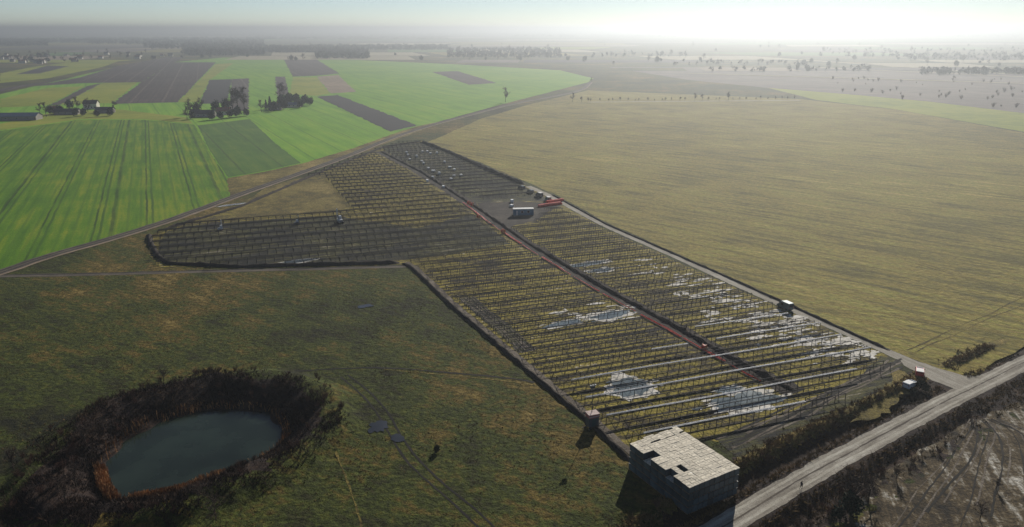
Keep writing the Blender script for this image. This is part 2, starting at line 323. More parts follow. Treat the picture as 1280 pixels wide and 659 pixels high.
# ------------------------------------------------------------------ traced lines and outlines (photo pixels -> ground)
SHORE = [p*1.0 for p in G([(128,580),(135,612),(146,626),(190,620),(228,611),(268,596),(300,583),(336,566),(357,549),(352,531),(336,516),(300,511),(262,512),(225,520),(190,532),(155,553)], -2.2)]
BIG_ROAD = G([(820,712),(910,655),(980,612),(1050,573),(1120,536),(1190,498),(1236,476),(1290,449),(1420,392)])
SIDE_ROAD = G([(660,233),(690,246),(730,268),(760,284),(830,314),(900,346),(950,369),(1000,391),(1060,417),(1120,445),(1165,463),(1205,483)])
FENCE = G([(503,329),(516,336),(560,379),(620,430),(680,481),(740,531),(790,578)])
TRENCH = G([(470,190),(520,216),(590,262),(650,305),(740,360),(830,410),(900,450),(945,475),(985,495)])
SITE = G([(188,296),(240,277),(300,258),(400,214),(470,188),(500,179),(528,176),(600,206),(684,245),(755,286),(895,349),(995,394),(1112,446),(1118,460),(1060,496),(1000,527),(960,545),(925,556),(850,545),(792,572),(742,529),(682,478),(622,427),(562,376),(518,333),(503,331),(350,334),(200,334),(186,318)])

def road_signed(x, y):
    best, sgn = 1e9, 1
    for i in range(len(BIG_ROAD)-1):
        a, b = BIG_ROAD[i], BIG_ROAD[i+1]; d = seg_dist(x, y, a, b)
        if d < best:
            best = d; sgn = 1 if (b.x-a.x)*(y-a.y)-(b.y-a.y)*(x-a.x) > 0 else -1
    return best*sgn
JUNCTION = gp(1205, 483)
def ground_z(x, y):
    z = 0.0
    if -125 < x < -15 and 80 < y < 185:
        d = min(seg_dist(x, y, SHORE[i], SHORE[(i+1) % len(SHORE)]) for i in range(len(SHORE)))
        if inside(x, y, SHORE):
            z = -2.2 - min(1.0, d*0.30) + 0.75*max(0, 1-d/6.0)*noise.noise(Vector((x*0.22, y*0.22, 8.0)))
        elif d < 24:
            wob = 2.2*noise.noise(Vector((x*0.09, y*0.09, 1.0)))
            s = d + wob*smooth(1, 6, d)
            crest = 1.5 + 0.9*noise.noise(Vector((x*0.05, y*0.05, 5.0)))
            if s < 8.5: z = -2.2 + (crest+2.2)*smooth(-1.5, 8.5, s) if s > 0.3 else -2.2 + 0.05*s
            elif s < 11: z = crest
            else: z = crest*(1-smooth(11, 16.5, s))
            z += 0.75*max(0, 1-d/6.0)*noise.noise(Vector((x*0.22, y*0.22, 8.0)))
            z += 0.35*noise.noise(Vector((x*0.35, y*0.35, 9.0)))*smooth(0.5, 3, d)*(1-smooth(14, 18, d))
    if x > 25 and y > 70 and y < 200:
        s = road_signed(x, y); d = abs(s)
        if d < 26:
            k = smooth(9, 17, math.hypot(x-JUNCTION.x, y-JUNCTION.y))
            if s > 0: dz = -1.3*smooth(3.2, 5.6, d)*(1-smooth(6.6, 9.0, d)) + 0.7*smooth(8.2, 9.6, d)*(1-smooth(9.8, 11.5, d))
            else: dz = -1.1*smooth(3.4, 5.8, d)*(1-smooth(6.8, 9.2, d))
            dz += 0.22*noise.noise(Vector((x*0.5, y*0.5, 3.0)))*smooth(3.2, 5, d)*(1-smooth(11, 14, d))
            z += dz*k*(1-smooth(150, 172, x))*(1-smooth(168, 184, y))
    return z

# ------------------------------------------------------------------ ground: one sheet to the horizon
def axis(dense):
    """grid lines: dense spans (a, b, step) plus growing steps outside"""
    out = set()
    for a, b, st in dense:
        n = int(round((b-a)/st))
        for i in range(n+1): out.add(round(a+i*st, 3))
    return out
xs = axis([(-124, -16, 0.9), (26, 178, 1.0)]); ys = axis([(78, 186, 0.9)])
for v in (-16, -8, 0, 8, 16, 26): xs.add(v)
step, p = 20.0, 178.0
while p < 80000: p += step; step *= 1.35; xs.add(p); xs.add(-p+54)
step, p = 14.0, 186.0
while p < 90000: p += step; step *= 1.3; ys.add(p)
for v in (-4000, -1200, -400, -150, -60, 0, 40, 62): ys.add(v)
xs = sorted(xs); ys = sorted(ys)
gv = [(x, y, ground_z(x, y)) for y in ys for x in xs]
nx = len(xs)
gf = [(j*nx+i, j*nx+i+1, (j+1)*nx+i+1, (j+1)*nx+i) for j in range(len(ys)-1) for i in range(nx-1)]
gme = bpy.data.meshes.new('ground'); gme.from_pydata(gv, [], gf)
gme.materials.append(M['meadow']); gme.materials.append(M['reed_ground']); gme.materials.append(M['straw_grass'])
for pl in gme.polygons:
    pl.use_smooth = True
    c = pl.center
    if -124 < c.x < -16 and 78 < c.y < 186:
        d = min(seg_dist(c.x, c.y, SHORE[i], SHORE[(i+1) % len(SHORE)]) for i in range(len(SHORE)))
        if inside(c.x, c.y, SHORE) or d < 9.0+6*noise.noise(Vector((c.x*0.06, c.y*0.06, 2)))+2.0*noise.noise(Vector((c.x*0.3, c.y*0.3, 4)))+(3 if c.x < -70 else 0): pl.material_index = 1
    elif 26 < c.x < 176 and 70 < c.y < 200:
        s = road_signed(c.x, c.y); w = 1.5*noise.noise(Vector((c.x*0.3, c.y*0.3, 4)))
        if 8 < s+w < 11.5: pl.material_index = 2
        elif -11 < s+w < 12: pl.material_index = 1
tag(link('ground', gme), 'dark olive winter meadow and open land reaching the horizon', None, None, 'structure')

# ------------------------------------------------------------------ sheets laid on the ground
def ragged(pts, amp, step, closed=True, seed=0.0):
    out = []; n = len(pts)
    for i in range(n if closed else n-1):
        a, b = pts[i], pts[(i+1) % n]; L = (b-a).length
        k = max(1, min(400, int(L/step)))
        t = (b-a).normalized(); nrm = Vector((-t.y, t.x, 0))
        for j in range(k):
            q = a.lerp(b, j/k); f = 1.0/step
            o = noise.noise(Vector((q.x*f*0.6, q.y*f*0.6, seed)))+0.6*noise.noise(Vector((q.x*f*0.17, q.y*f*0.17, seed+3)))
            if j == 0: o *= 0.3
            out.append(q + nrm*o*amp)
    if not closed: out.append(pts[-1].copy())
    return out
def sheet(name, pts, z, mat, label, amp=0.4, step=2.5, kind='structure', world_pts=False):
    pts = pts if world_pts else G(pts)
    pts = [Vector((q[0], q[1], 0)) for q in pts]
    pts = ragged(pts, amp, step, True, z*37+len(pts))
    me = bpy.data.meshes.new(name)
    bm = bmesh.new(); vs_ = [bm.verts.new((q.x, q.y, z)) for q in pts]; f = bm.faces.new(vs_)
    f.normal_update()
    if f.normal.z < 0: f.normal_flip()
    bmesh.ops.triangulate(bm, faces=bm.faces[:]); bm.to_mesh(me); bm.free()
    return tag(link(name, me, mat), label, None, None, kind)
def resample(pts, step):
    out = [pts[0].copy()]; acc = 0.0
    for i in range(len(pts)-1):
        a, b = pts[i], pts[i+1]; L = (b-a).length; n = max(1, int(round(L/step)))
        for j in range(1, n+1): out.append(a.lerp(b, j/n))
    return out
def smooth_line(pts, it=2):
    for _ in range(it):
        q = [pts[0]]
        for i in range(len(pts)-1):
            q += [pts[i].lerp(pts[i+1], 0.25), pts[i].lerp(pts[i+1], 0.75)]
        pts = q + [pts[-1]]
    return pts
def strip(name, pts, width, z, mat, label, amp=0.25, step=1.5, offset=0.0, kind='structure', parent=None, var=0.0, seed=0.0, drape=False):
    pts = resample([Vector((q[0], q[1], 0)) for q in pts], step)
    vs_, fs = [], []
    for i, q in enumerate(pts):
        t = (pts[min(i+1, len(pts)-1)] - pts[max(i-1, 0)]).normalized(); nrm = Vector((-t.y, t.x, 0))
        c = q + nrm*(offset + var*noise.noise(Vector((q.x*0.06, q.y*0.06, seed+7))))
        for s in (-1, 1):
            o = s*(width/2 + amp*noise.noise(Vector((q.x*0.45, q.y*0.45, s*5+seed))) + amp*0.6*noise.noise(Vector((q.x*0.1, q.y*0.1, s*9+seed))))
            r = c + nrm*o; vs_.append((r.x, r.y, z))
        if i: fs.append((2*i-2, 2*i-1, 2*i+1, 2*i) if False else (2*i-2, 2*i, 2*i+1, 2*i-1))
    me = bpy.data.meshes.new(name); me.from_pydata(vs_, [], fs)
    bm = bmesh.new(); bm.from_mesh(me); bmesh.ops.recalc_face_normals(bm, faces=bm.faces)
    for f in bm.faces:
        if f.normal.z < 0: f.normal_flip()
    bm.to_mesh(me); bm.free()
    o = link(name, me, mat, parent)
    if parent is None: tag(o, label, None, None, kind)
    return o
def ridge(name, pts, width, height, mat, label, cat, step=1.0, rough_=0.35, seed=0.0, offset=0.0, z0=0.0):
    """a long heap of soil: rounded uneven cross-section following a line"""
    pts = resample([Vector((q[0], q[1], 0)) for q in pts], step)
    prof = [(-0.5, 0), (-0.33, 0.45), (-0.12, 0.92), (0.1, 1.0), (0.3, 0.5), (0.5, 0)]
    vs_, fs = [], []; k = len(prof)
    for i, q in enumerate(pts):
        t = (pts[min(i+1, len(pts)-1)] - pts[max(i-1, 0)]).normalized(); nrm = Vector((-t.y, t.x, 0))
        e = min(1.0, i/2.0, (len(pts)-1-i)/2.0)
        for j, (a, h) in enumerate(prof):
            n1 = noise.noise(Vector((q.x*0.35, q.y*0.35, seed+j*3.1))); n2 = noise.noise(Vector((q.x*0.9, q.y*0.9, seed+j*1.7)))
            hh = height*h*(1+rough_*n1*1.6+rough_*n2)*e
            r = q + nrm*(offset + a*width*(1+0.35*rough_*n1))
            vs_.append((r.x, r.y, z0 + max(-0.02 if h else -0.06, hh) if h else z0-0.06))
        if i: fs += [((i-1)*k+j, i*k+j, i*k+j+1, (i-1)*k+j+1) for j in range(k-1)]
    me = bpy.data.meshes.new(name); me.from_pydata(vs_, [], fs)
    bm = bmesh.new(); bm.from_mesh(me); bmesh.ops.recalc_face_normals(bm, faces=bm.faces); bm.to_mesh(me); bm.free()
    for pl in me.polygons: pl.use_smooth = True
    return tag(link(name, me, mat), label, cat)
def blob(c, rx, ry, rot, n=72, amp=0.45, seed=0.0):
    out = []
    for i in range(n):
        a = 2*math.pi*i/n
        k = 1 + amp*(1.0*noise.noise(Vector((math.cos(a)*1.3, math.sin(a)*1.3, seed)))+0.6*noise.noise(Vector((math.cos(a)*2.8, math.sin(a)*2.8, seed+5)))+0.18*noise.noise(Vector((math.cos(a)*8, math.sin(a)*8, seed+9))))
        x, y = rx*k*math.cos(a), ry*k*math.sin(a)
        out.append(Vector((c.x+x*math.cos(rot)-y*math.sin(rot), c.y+x*math.sin(rot)+y*math.cos(rot), 0)))
    return out

# --- fields
sheet('tan_field', [(531,179),(560,167),(600,149),(660,131),(735,113),(1000,124),(1120,137),(1280,166),(1500,192),(1900,260),(2100,330),(1480,388),(1285,430),(1240,455),(1214,474),(1190,468),(1120,440),(1000,386),(900,341),(760,279),(690,241),(600,203)],
      0.02, M['tan_meadow'], 'wide tan winter meadow beyond the gravel track', 0.8, 3)
sheet('green_field', [(-260,420),(0,341),(100,309),(190,283),(290,249),(400,208),(520,160),(625,131),(735,103),(742,98),(700,88),(560,80),(420,74),(280,72),(140,85),(0,118),(-300,150),(-700,330)],
      0.02, M['wheat_plain'], 'bright green winter wheat land behind the field track', 1.0, 8)
sheet('wheat_field', [(-260,418),(0,339),(100,307),(190,281),(287,246),(283,222),(262,190),(243,156),(180,150),(100,150),(0,164),(-150,176),(-600,300)],
      0.05, M['wheat'], 'green wheat field streaked with dark wheel lines', 0.8, 5)
sheet('wheat_field', [(247,157),(312,149),(345,180),(376,204),(330,214),(285,222),(262,188)], 0.08, M['wheat_dark'], 'thin dark green wheat plot below the farmstead with tall trees', 0.6, 4)
sheet('wheat_field', [(0,155),(70,140),(150,137),(232,147),(242,155),(180,149),(100,149),(0,163),(-150,175),(-300,172)], 0.08, M['lime'], 'yellow green strip beside the blue roofed barn', 0.8, 4)
sheet('grass_strip', [(284,223),(330,215),(376,205),(440,186),(490,168),(521,158),(560,150),(520,166),(440,195),(360,224),(288,246)], 0.10, M['straw_grass'], 'yellow grass headland between wheat and field track', 0.8, 3)
for pts, m_, lb in [
    ([(140,130),(222,128),(270,78),(217,78),(178,102)], 'plough', 'broad mauve ploughed field with pale furrow lines'),
    ([(40,108),(100,97),(150,82),(206,72),(232,71),(216,79),(176,103),(105,104)], 'plough', 'ploughed strip running up to the village trees'),
    ([(62,132),(108,108),(128,104),(76,131)], 'plough', 'narrow ploughed strip beside the white farmhouse'),
    ([(-20,122),(0,115),(50,105),(96,97),(60,102),(0,111),(-20,114)], 'plough', 'thin dark ploughed strip at the picture edge'),
    ([(20,93),(60,82),(86,83),(50,92)], 'plough_dark', 'small dark ploughed plot below the village'),
    ([(262,100),(290,99),(284,129),(250,130)], 'plough_dark', 'dark ploughed plot behind the tall tree farmstead'),
    ([(290,99),(311,98),(311,139),(286,138)], 'plough', 'brown mauve plot beside the dark ploughed plot'),
    ([(352,69),(390,71),(424,92),(394,95),(366,96)], 'plough', 'ploughed plot running down from the tree belt'),
    ([(396,96),(423,94),(445,115),(413,117)], 'stubble', 'mottled stubble plot below the tree belt plot'),
    ([(396,121),(422,119),(521,157),(488,165)], 'plough_dark', 'long dark ploughed strip pointing at the field track'),
    ([(344,96),(356,96),(361,118),(347,120)], 'plough', 'short ploughed strip above the dark grove'),
    ([(540,90),(572,89),(621,104),(586,106)], 'plough', 'hazy mauve ploughed triangle in the green field')]:
    sheet('ploughed_field', pts, 0.14, M[m_], lb, 2.4, 6)
for pts, lb in [([(0,124),(60,110),(105,108),(62,131),(20,134),(0,134)], 'lime green plot between ploughed strips near the white farmhouse'),
                ([(76,131),(128,104),(172,103),(140,129)], 'lime green wedge above the white farmhouse'),
                ([(222,128),(270,80),(292,79),(262,100),(248,128)], 'lime green strip beside the broad ploughed field'),
                ([(0,92),(40,84),(86,78),(150,76),(128,84),(60,98),(0,104)], 'pale green plot under the village'),
                ([(366,97),(396,97),(412,117),(396,120),(362,118)], 'lime green plot beside the stubble')]:
    sheet('grass_field', pts, 0.11, M['lime'], lb, 2.4, 6)
sheet('yellow_field', [(960,110),(1060,118),(1160,127),(1290,143),(1500,165),(1500,190),(1280,165),(1120,137),(1020,125)], 0.06, M['lime'], 'bright yellow green strip behind the tan meadow', 1.5, 8)
sheet('scrub_field', [(760,84),(900,84),(1100,88),(1290,93),(1700,105),(1700,185),(1500,165),(1290,143),(1160,127),(1060,118),(960,110),(860,100)], 0.05, M['scrub'], 'grey scrubland on the hazy far side', 2, 15)

for n_, (pts, w_, lb) in enumerate([([(735,262),(860,262),(1000,285),(1150,330),(1290,372)], 0.9, 'faint wheel track curving over the tan meadow, farther one'), ([(1010,388),(1100,392),(1200,410),(1290,420)], 0.7, 'faint wheel track near the corner of the tan meadow'),
                         ([(640,205),(760,190),(900,195),(1100,215),(1290,250)], 1.2, 'long faint wheel track across the middle of the tan meadow'), ([(1140,440),(1185,418),(1240,395),(1300,365)], 0.7, 'faint wheel track from the junction into the tan meadow')]):
    for kk, o_ in enumerate((-1.0, 1.0)):
        strip('wheel_rut', smooth_line(G(pts)), w_*0.5, 0.03+0.004*(n_*2+kk), M['straw_grass'], lb + (', outer line' if kk else ', inner line'), 0.3, 2.5, offset=o_, var=0.8, seed=n_*3+kk)
# --- far patchwork of strip fields, out to the haze
prng = random.Random(21)
MATS_FAR = ['pale', 'stubble', 'plough', 'wheat_plain', 'lime', 'wheat_dark', 'scrub', 'tan_meadow', 'plough', 'pale', 'meadow']
yy = 1500.0; kz = 0
band = 0
while yy < 14000:
    depth = yy*prng.uniform(0.07, 0.15)
    x = -1.05*yy - 300
    sk = prng.uniform(-0.35, 0.35)
    while x < 1.05*yy + 300:
        w_ = yy*prng.uniform(0.05, 0.26)
        pxx, pyy = 640 + 914*(x+w_/2)/(yy+depth/2), 36 + 914*80/(yy+depth/2)
        in_green = -50 < pxx < 740 and pyy > 76
        in_right = pxx > 740 and pyy > 86
        if prng.random() < 0.7 and not in_green and not in_right:
            m_ = prng.choice(MATS_FAR)
            pts = [Vector((x, yy, 0)), Vector((x+w_, yy, 0)), Vector((x+w_+sk*depth, yy+depth, 0)), Vector((x+sk*depth, yy+depth, 0))]
            z = 0.25 + 0.05*(kz % 5); kz += 1
            me = bpy.data.meshes.new('strip_field'); me.from_pydata([(q.x, q.y, z) for q in pts], [], [(0, 1, 2, 3)])
            tag(link('strip_field', me, M[m_]), 'distant strip field fading into the haze', None, 'distant strip fields', 'structure')
        x += w_*prng.uniform(1.0, 1.15)
    yy += depth*prng.uniform(1.0, 1.2)

# --- site ground, mud, trench, silt and puddles
sheet('site_ground', SITE, 0.03, M['site'], 'muddy grass ground of the solar farm site', 0.8, 2.0, world_pts=True)
sheet('mud_ground', [(232,282),(300,277),(420,270),(520,285),(590,268),(640,305),(560,318),(480,327),(350,331),(210,331),(195,315),(205,292)], 0.05, M['site_wet'], 'dark wet mud in the western arm of the site', 2.0, 3)
sheet('mud_ground', [(596,254),(655,252),(700,256),(670,276),(640,283),(610,281)], 0.055, M['soil'], 'dark dug ground beside the blue site container', 1.2, 3)
sheet('mud_ground', [(475,184),(528,178),(640,226),(690,250),(650,252),(595,254),(540,226)], 0.05, M['site_wet'], 'trampled storage ground under the white pallets', 2.0, 3)
sheet('mud_ground', [(890,545),(960,530),(1030,500),(1065,478),(1100,445),(1130,452),(1125,478),(1080,510),(1010,545),(950,575),(925,580)], 0.05, M['site_wet'], 'churned dark mud between the mounting rows and dirt road', 1.2, 2)
sheet('grass_patch', [(1120,462),(1136,470),(1140,490),(1120,505),(1085,525),(1060,528),(1085,505),(1105,485)], 0.06, M['straw_grass'], 'yellow grass patch beside the gate track', 2.2, 1.6)
sheet('grass_patch', [(288,266),(330,236),(375,222),(410,226),(436,258),(415,268),(360,268),(300,274)], 0.06, M['straw_grass'], 'yellow unworked hump in the west of the site', 1.5, 3)
strip('trench', TRENCH, 6.4, 0.07, M['soil'], 'dark backfilled cable trench across the site', 1.1, 1.5, offset=2.6)
sheet('rutted_ground', [(1000,760),(1090,600),(1130,578),(1175,552),(1215,527),(1300,492),(1700,380),(2200,800)], 0.03, M['rutted'], 'pale rutted mud beyond the dirt road', 1.2, 2)
PUD = [((790,484),4.8,4.2,0.5,'large pale rimmed puddle between mounting rows'), ((930,503),8.0,3.4,0.25,'widest pale rimmed puddle near the row ends'),
       ((912,488),3.4,1.6,0.3,'small puddle just behind the widest puddle'), ((762,394),6.5,2.6,0.33,'puddle beside the trench, far from the pallet stack'),
       ((705,405),5.5,1.6,0.33,'thin grey puddle west of the trench'), ((735,330),8,1.6,0.33,'long pale puddle east of the trench'), ((752,338),5,1.8,0.33,'short pale puddle below the long pale one'),
       ((372,327),6,1.6,0.33,'pale blue puddle in the western arm'), ((292,256),6,0.9,0.5,'slim puddle by the field track'),
       ((472,534),2.2,2.2,0.2,'dark puddle in the meadow beside the pond'), ((497,548),1.3,1.8,0.5,'small blue puddle between the meadow wheel ruts'), ((456,383),2.2,1.3,0.2,'tiny blue puddle alone in the dark meadow')]
for i, (px, rx, ry, rot, lb) in enumerate(PUD):
    c = gp(*px)
    if i < 9: sheet('silt_patch', blob(c, rx*1.22, ry*1.28, rot+ROW_A*0.3, 72, 0.6, i*3.3), 0.085+0.004*(i % 3), M['sand'], 'pale silt rim around the ' + lb.replace('pale rimmed ', ''), 0.15, 0.7, world_pts=True)
    sheet('puddle', blob(c, rx, ry, rot+ROW_A*0.3, 72, 0.5, i*3.3+1), 0.10+0.004*(i % 3), M['puddle'] if i < 9 else M['dim_puddle'], lb, 0.12, 0.7, world_pts=True)
for i, (px, rx, ry, rot, lb) in enumerate(PUD[:8]):
    c = gp(*px); er = random.Random(50+i)
    for j in range(16):
        an = er.uniform(0, 6.28); kk = er.uniform(0.95, 1.5); r0 = rot+ROW_A*0.3; ex, ey = rx*kk*math.cos(an), ry*kk*math.sin(an)
        q = Vector((c.x+ex*math.cos(r0)-ey*math.sin(r0), c.y+ex*math.sin(r0)+ey*math.cos(r0), 0))
        sheet('silt_patch', blob(q, rx*er.uniform(0.05, 0.22), ry*er.uniform(0.05, 0.14), ROW_A, 24, 0.7, j+i*2.0), 0.112+0.004*(j % 5), M['sand'] if j % 4 else M['puddle'], 'small wet fleck at the edge of a puddle', 0.05, 0.5, world_pts=True)['group'] = 'wet flecks round the puddles'
srng = random.Random(5); ns = 0
for (x0, x1, y0, y1, n) in [(845,925,342,372,40), (880,985,372,405,46), (940,1090,392,432,110), (1010,1100,425,455,36), (795,840,325,345,10), (690,800,378,400,18)]:
    for _ in range(n):
        c = gp(srng.uniform(x0, x1), srng.uniform(y0, y1))
        if not inside(c.x, c.y, SITE): continue
        sheet('silt_patch', blob(c, srng.uniform(0.5, 3.4)*srng.uniform(0.6, 1.3), srng.uniform(0.25, 0.95), ROW_A+srng.uniform(-0.1, 0.1), 36, 0.8, ns), 0.09+0.004*(ns % 6), M['sand'], 'pale silt smear on the site ground by the gravel track', 0.1, 0.8, world_pts=True)['group'] = 'pale silt smears'
        ns += 1
# pale churned tyre band along the western soil ridge
band_pts = G([(583,372),(600,388),(622,404),(645,425),(660,440)])
strip('tyre_band', band_pts, 5.0, 0.075, M['site_wet'], 'wet tyre churned band beside the soil ridge', 0.8, 1.5)
for k in range(6):
    strip('wheel_rut', band_pts, 0.28, 0.09+0.004*k, M['pale_soil'], 'pale wet wheel rut beside the soil ridge', 0.22, 0.8, offset=-2.0+0.8*k, var=1.2, seed=k*4.0)['group'] = 'wet wheel ruts beside the soil ridge'

# --- roads, tracks, ruts
strip('dirt_road', smooth_line(BIG_ROAD), 4.9, 0.05, M['road'], 'pale dirt road crossing the near corner of the picture', 0.35, 1.2)
for k, (o, w_) in enumerate(((-1.35, 0.55), (1.35, 0.55), (0.15, 0.3))):
    strip('wheel_rut', smooth_line(BIG_ROAD), w_, 0.058+0.004*k, M['rut_pale'] if k < 2 else M['track'], ['pale worn wheel rut along the outer side of the dirt road', 'pale worn wheel rut along the site side of the dirt road', 'dark grass line down the middle of the dirt road'][k], 0.16, 1.0, offset=o, var=0.35, seed=k*3)
strip('gravel_road', smooth_line(SIDE_ROAD), 3.6, 0.045, M['gravel'], 'straight pale gravel track beside the solar site', 0.3, 1.5)
sheet('gravel_road', [(1120,442),(1165,458),(1205,470),(1240,470),(1262,462),(1250,474),(1210,494),(1180,505),(1195,487),(1165,476),(1130,457)], 0.053, M['gravel'], 'gravel junction where the site track meets the dirt road', 0.4, 1.5)
FIELD_TRACK = G([(-300,436),(0,341),(60,320),(130,301),(190,283),(250,262),(300,243),(360,222),(430,197),(490,172),(540,156),(590,143),(640,130),(690,121),(728,113),(738,103)])
strip('field_track', smooth_line(FIELD_TRACK, 1), 5.5, 0.13, M['track'], 'brown field track between the wheat and the site', 0.6, 3)
for k, o in enumerate((-1.2, 1.2)):
    strip('wheel_rut', smooth_line(FIELD_TRACK, 1), 0.7, 0.14+0.005*k, M['rut'], ['dark wheel rut on the meadow side of the field track', 'dark wheel rut on the wheat side of the field track'][k], 0.2, 2.5, offset=o, var=0.5, seed=k*5)
ED = [Vector((q.x, q.y, 0)) for q in FIELD_TRACK]
strip('grass_verge', smooth_line(ED, 1), 1.2, 0.135, M['stubble'], 'pale dry verge of the field track', 0.5, 3, offset=-3.1)
MT = G([(-200,352),(0,345),(120,343),(260,339),(400,336),(508,333)])
strip('meadow_track', smooth_line(MT, 1), 3.0, 0.03, M['track'], 'faint track along the southern edge of the western arm', 0.5, 2.5)
strip('wheel_rut', smooth_line(MT, 1), 0.8, 0.04, M['rut'], 'dark rut along the southern edge of the western arm', 0.25, 2.0, offset=0.9)
CUR = smooth_line(G([(430,470),(458,492),(478,515),(495,545),(515,575),(545,605),(585,637),(640,690)]))
for k, (o, w_) in enumerate(((-1.0, 0.45), (1.0, 0.45))):
    strip('wheel_rut', CUR, w_, 0.03+0.004*k, M['rut'], ['curving dark wheel rut in the meadow, pond side', 'curving dark wheel rut in the meadow, stack side'][k], 0.14, 0.8, offset=o, var=0.3, seed=k)
strip('wheel_rut', smooth_line(G([(300,470),(400,462),(480,459),(560,466),(640,473),(668,478)])), 0.7, 0.038, M['rut'], 'dark rut crossing the meadow above the pond', 0.25, 1.2)
strip('wheel_rut', smooth_line(G([(480,462),(560,469),(640,477),(672,482)])), 0.4, 0.042, M['straw_grass'], 'pale dry rut crossing the meadow above the pond', 0.25, 1.2)
strip('wheel_rut', smooth_line(G([(415,555),(430,590),(443,625),(452,659)])), 0.3, 0.03, M['straw_grass'], 'pale footpath down the meadow below the pond bank', 0.3, 1.2)
# ruts fanning out from the gate and the far-side mud
frng = random.Random(14)
for k in range(15):
    a = (1196+frng.uniform(-10, 6), 498+frng.uniform(-4, 8)); b = (1222+8*k-20, 545+frng.uniform(-8, 12)); c = (1160+20*k-60, 640+frng.uniform(-20, 40))
    strip('wheel_rut', smooth_line(G([(1212+2.5*k, 524), b, c])), 0.22+0.05*(k % 4), 0.045+0.004*k, M['rut'] if k % 2 else M['pale_soil'], 'wheel rut fanning out over the pale mud beyond the dirt road', 0.2, 0.9, var=0.8, seed=k)['group'] = 'wheel ruts in the pale mud'
for k in range(10):
    x0 = 905+frng.uniform(-10, 30)
    strip('wheel_rut', smooth_line(G([(x0, 560-2*k), (990+4*k, 530-4.2*k), (1060+4*k, 490-3.0*k), (1128-2*k, 447+frng.uniform(0, 14))])), 0.5, 0.062+0.004*k, M['rut'] if k % 3 else M['pale_soil'], 'curving wheel rut in the churned mud at the row ends', 0.2, 0.9, var=1.0, seed=k*2)['group'] = 'wheel ruts at the row ends'

# --- soil heaps
strip('meadow_track', [q+Vector((1.3, 0.9, 0)) for q in FENCE], 1.5, 0.066, M['pale_soil'], 'narrow pale walking strip just inside the western soil ridge', 0.4, 1.2)
ridge('soil_ridge', FENCE, 1.5, 0.75, M['soil'], 'long dark soil ridge along the west side of the mounting rows', 'soil ridge', seed=1, rough_=0.3)
ridge('soil_ridge', G([(527,178),(560,190),(620,217),(655,231)]), 3.2, 1.6, M['soil'], 'dark soil bank behind the white pallets', 'soil ridge', 2.0, seed=2)
ridge('soil_ridge', [q for q in G([(690,243),(760,281),(900,342),(1000,387),(1115,439)])], 1.2, 0.55, M['soil'], 'low soil ridge on the meadow side of the gravel track', 'soil ridge', 1.5, seed=3, offset=-0.4)
ridge('soil_ridge', G([(186,293),(189,306),(197,320),(210,330),(300,334),(420,331),(500,329)]), 2.2, 1.0, M['soil'], 'dark soil ridge round the end of the western arm', 'soil ridge', 1.5, seed=4)
ridge('soil_ridge', G([(205,287),(300,259),(400,216),(480,184),(527,177)]), 2.0, 0.9, M['soil'], 'dark soil ridge along the field track', 'soil ridge', 2.0, seed=6)
T2 = [Vector(q) for q in TRENCH]
ridge('soil_ridge', T2, 2.0, 0.75, M['soil'], 'heap of trench spoil running beside the red conduits', 'soil ridge', 1.2, seed=5, offset=3.4, rough_=0.55)

# --- pond
sheet('pond', [Vector((q.x, q.y, 0)) + (Vector((q.x, q.y, 0))-Vector((-62, 125, 0))).normalized()*3.0 for q in SHORE], -2.25, M['pond'], 'dark still pond inside the reed bank', 0.3, 1.0, world_pts=True)

# ------------------------------------------------------------------ solar mounting rows
UU = Vector((math.cos(ROW_A), math.sin(ROW_A), 0)); VV = Vector((-math.sin(ROW_A), math.cos(ROW_A), 0))
PITCH_ROW, V0 = 8.88, 114.2
NOROW = [G([(594,249),(700,249),(668,284),(612,283)]), G([(290,262),(345,230),(405,220),(440,262),(405,270),(300,275)])]
def trench_side(x, y):
    best, s = 1e9, 0
    for i in range(len(TRENCH)-1):
        a, b = TRENCH[i], TRENCH[i+1]; d = seg_dist(x, y, a, b)
        if d < best: best = d; s = (b.x-a.x)*(y-a.y)-(b.y-a.y)*(x-a.x)
    return best if s > 0 else -best          # positive = gravel-track side
BAY = 3.1
LINES = [(0.0, 1.75), (2.15, 1.42), (4.3, 1.10), (6.45, 0.80)]          # four purlin lines per row: setback, height
POSTS = []
for y_, h_ in LINES:
    me = MB().box(-0.06, 0.06, -0.05, 0.05, -0.2, h_-0.02).mesh('post'); me.materials.append(M['post']); POSTS.append((y_, me))
RAFTER = MB().bar((0, -0.3, 1.70), (0, 6.7, 0.66), 0.06, 0.09).mesh('rafter'); RAFTER.materials.append(M['post'])
rr_ = random.Random(12)
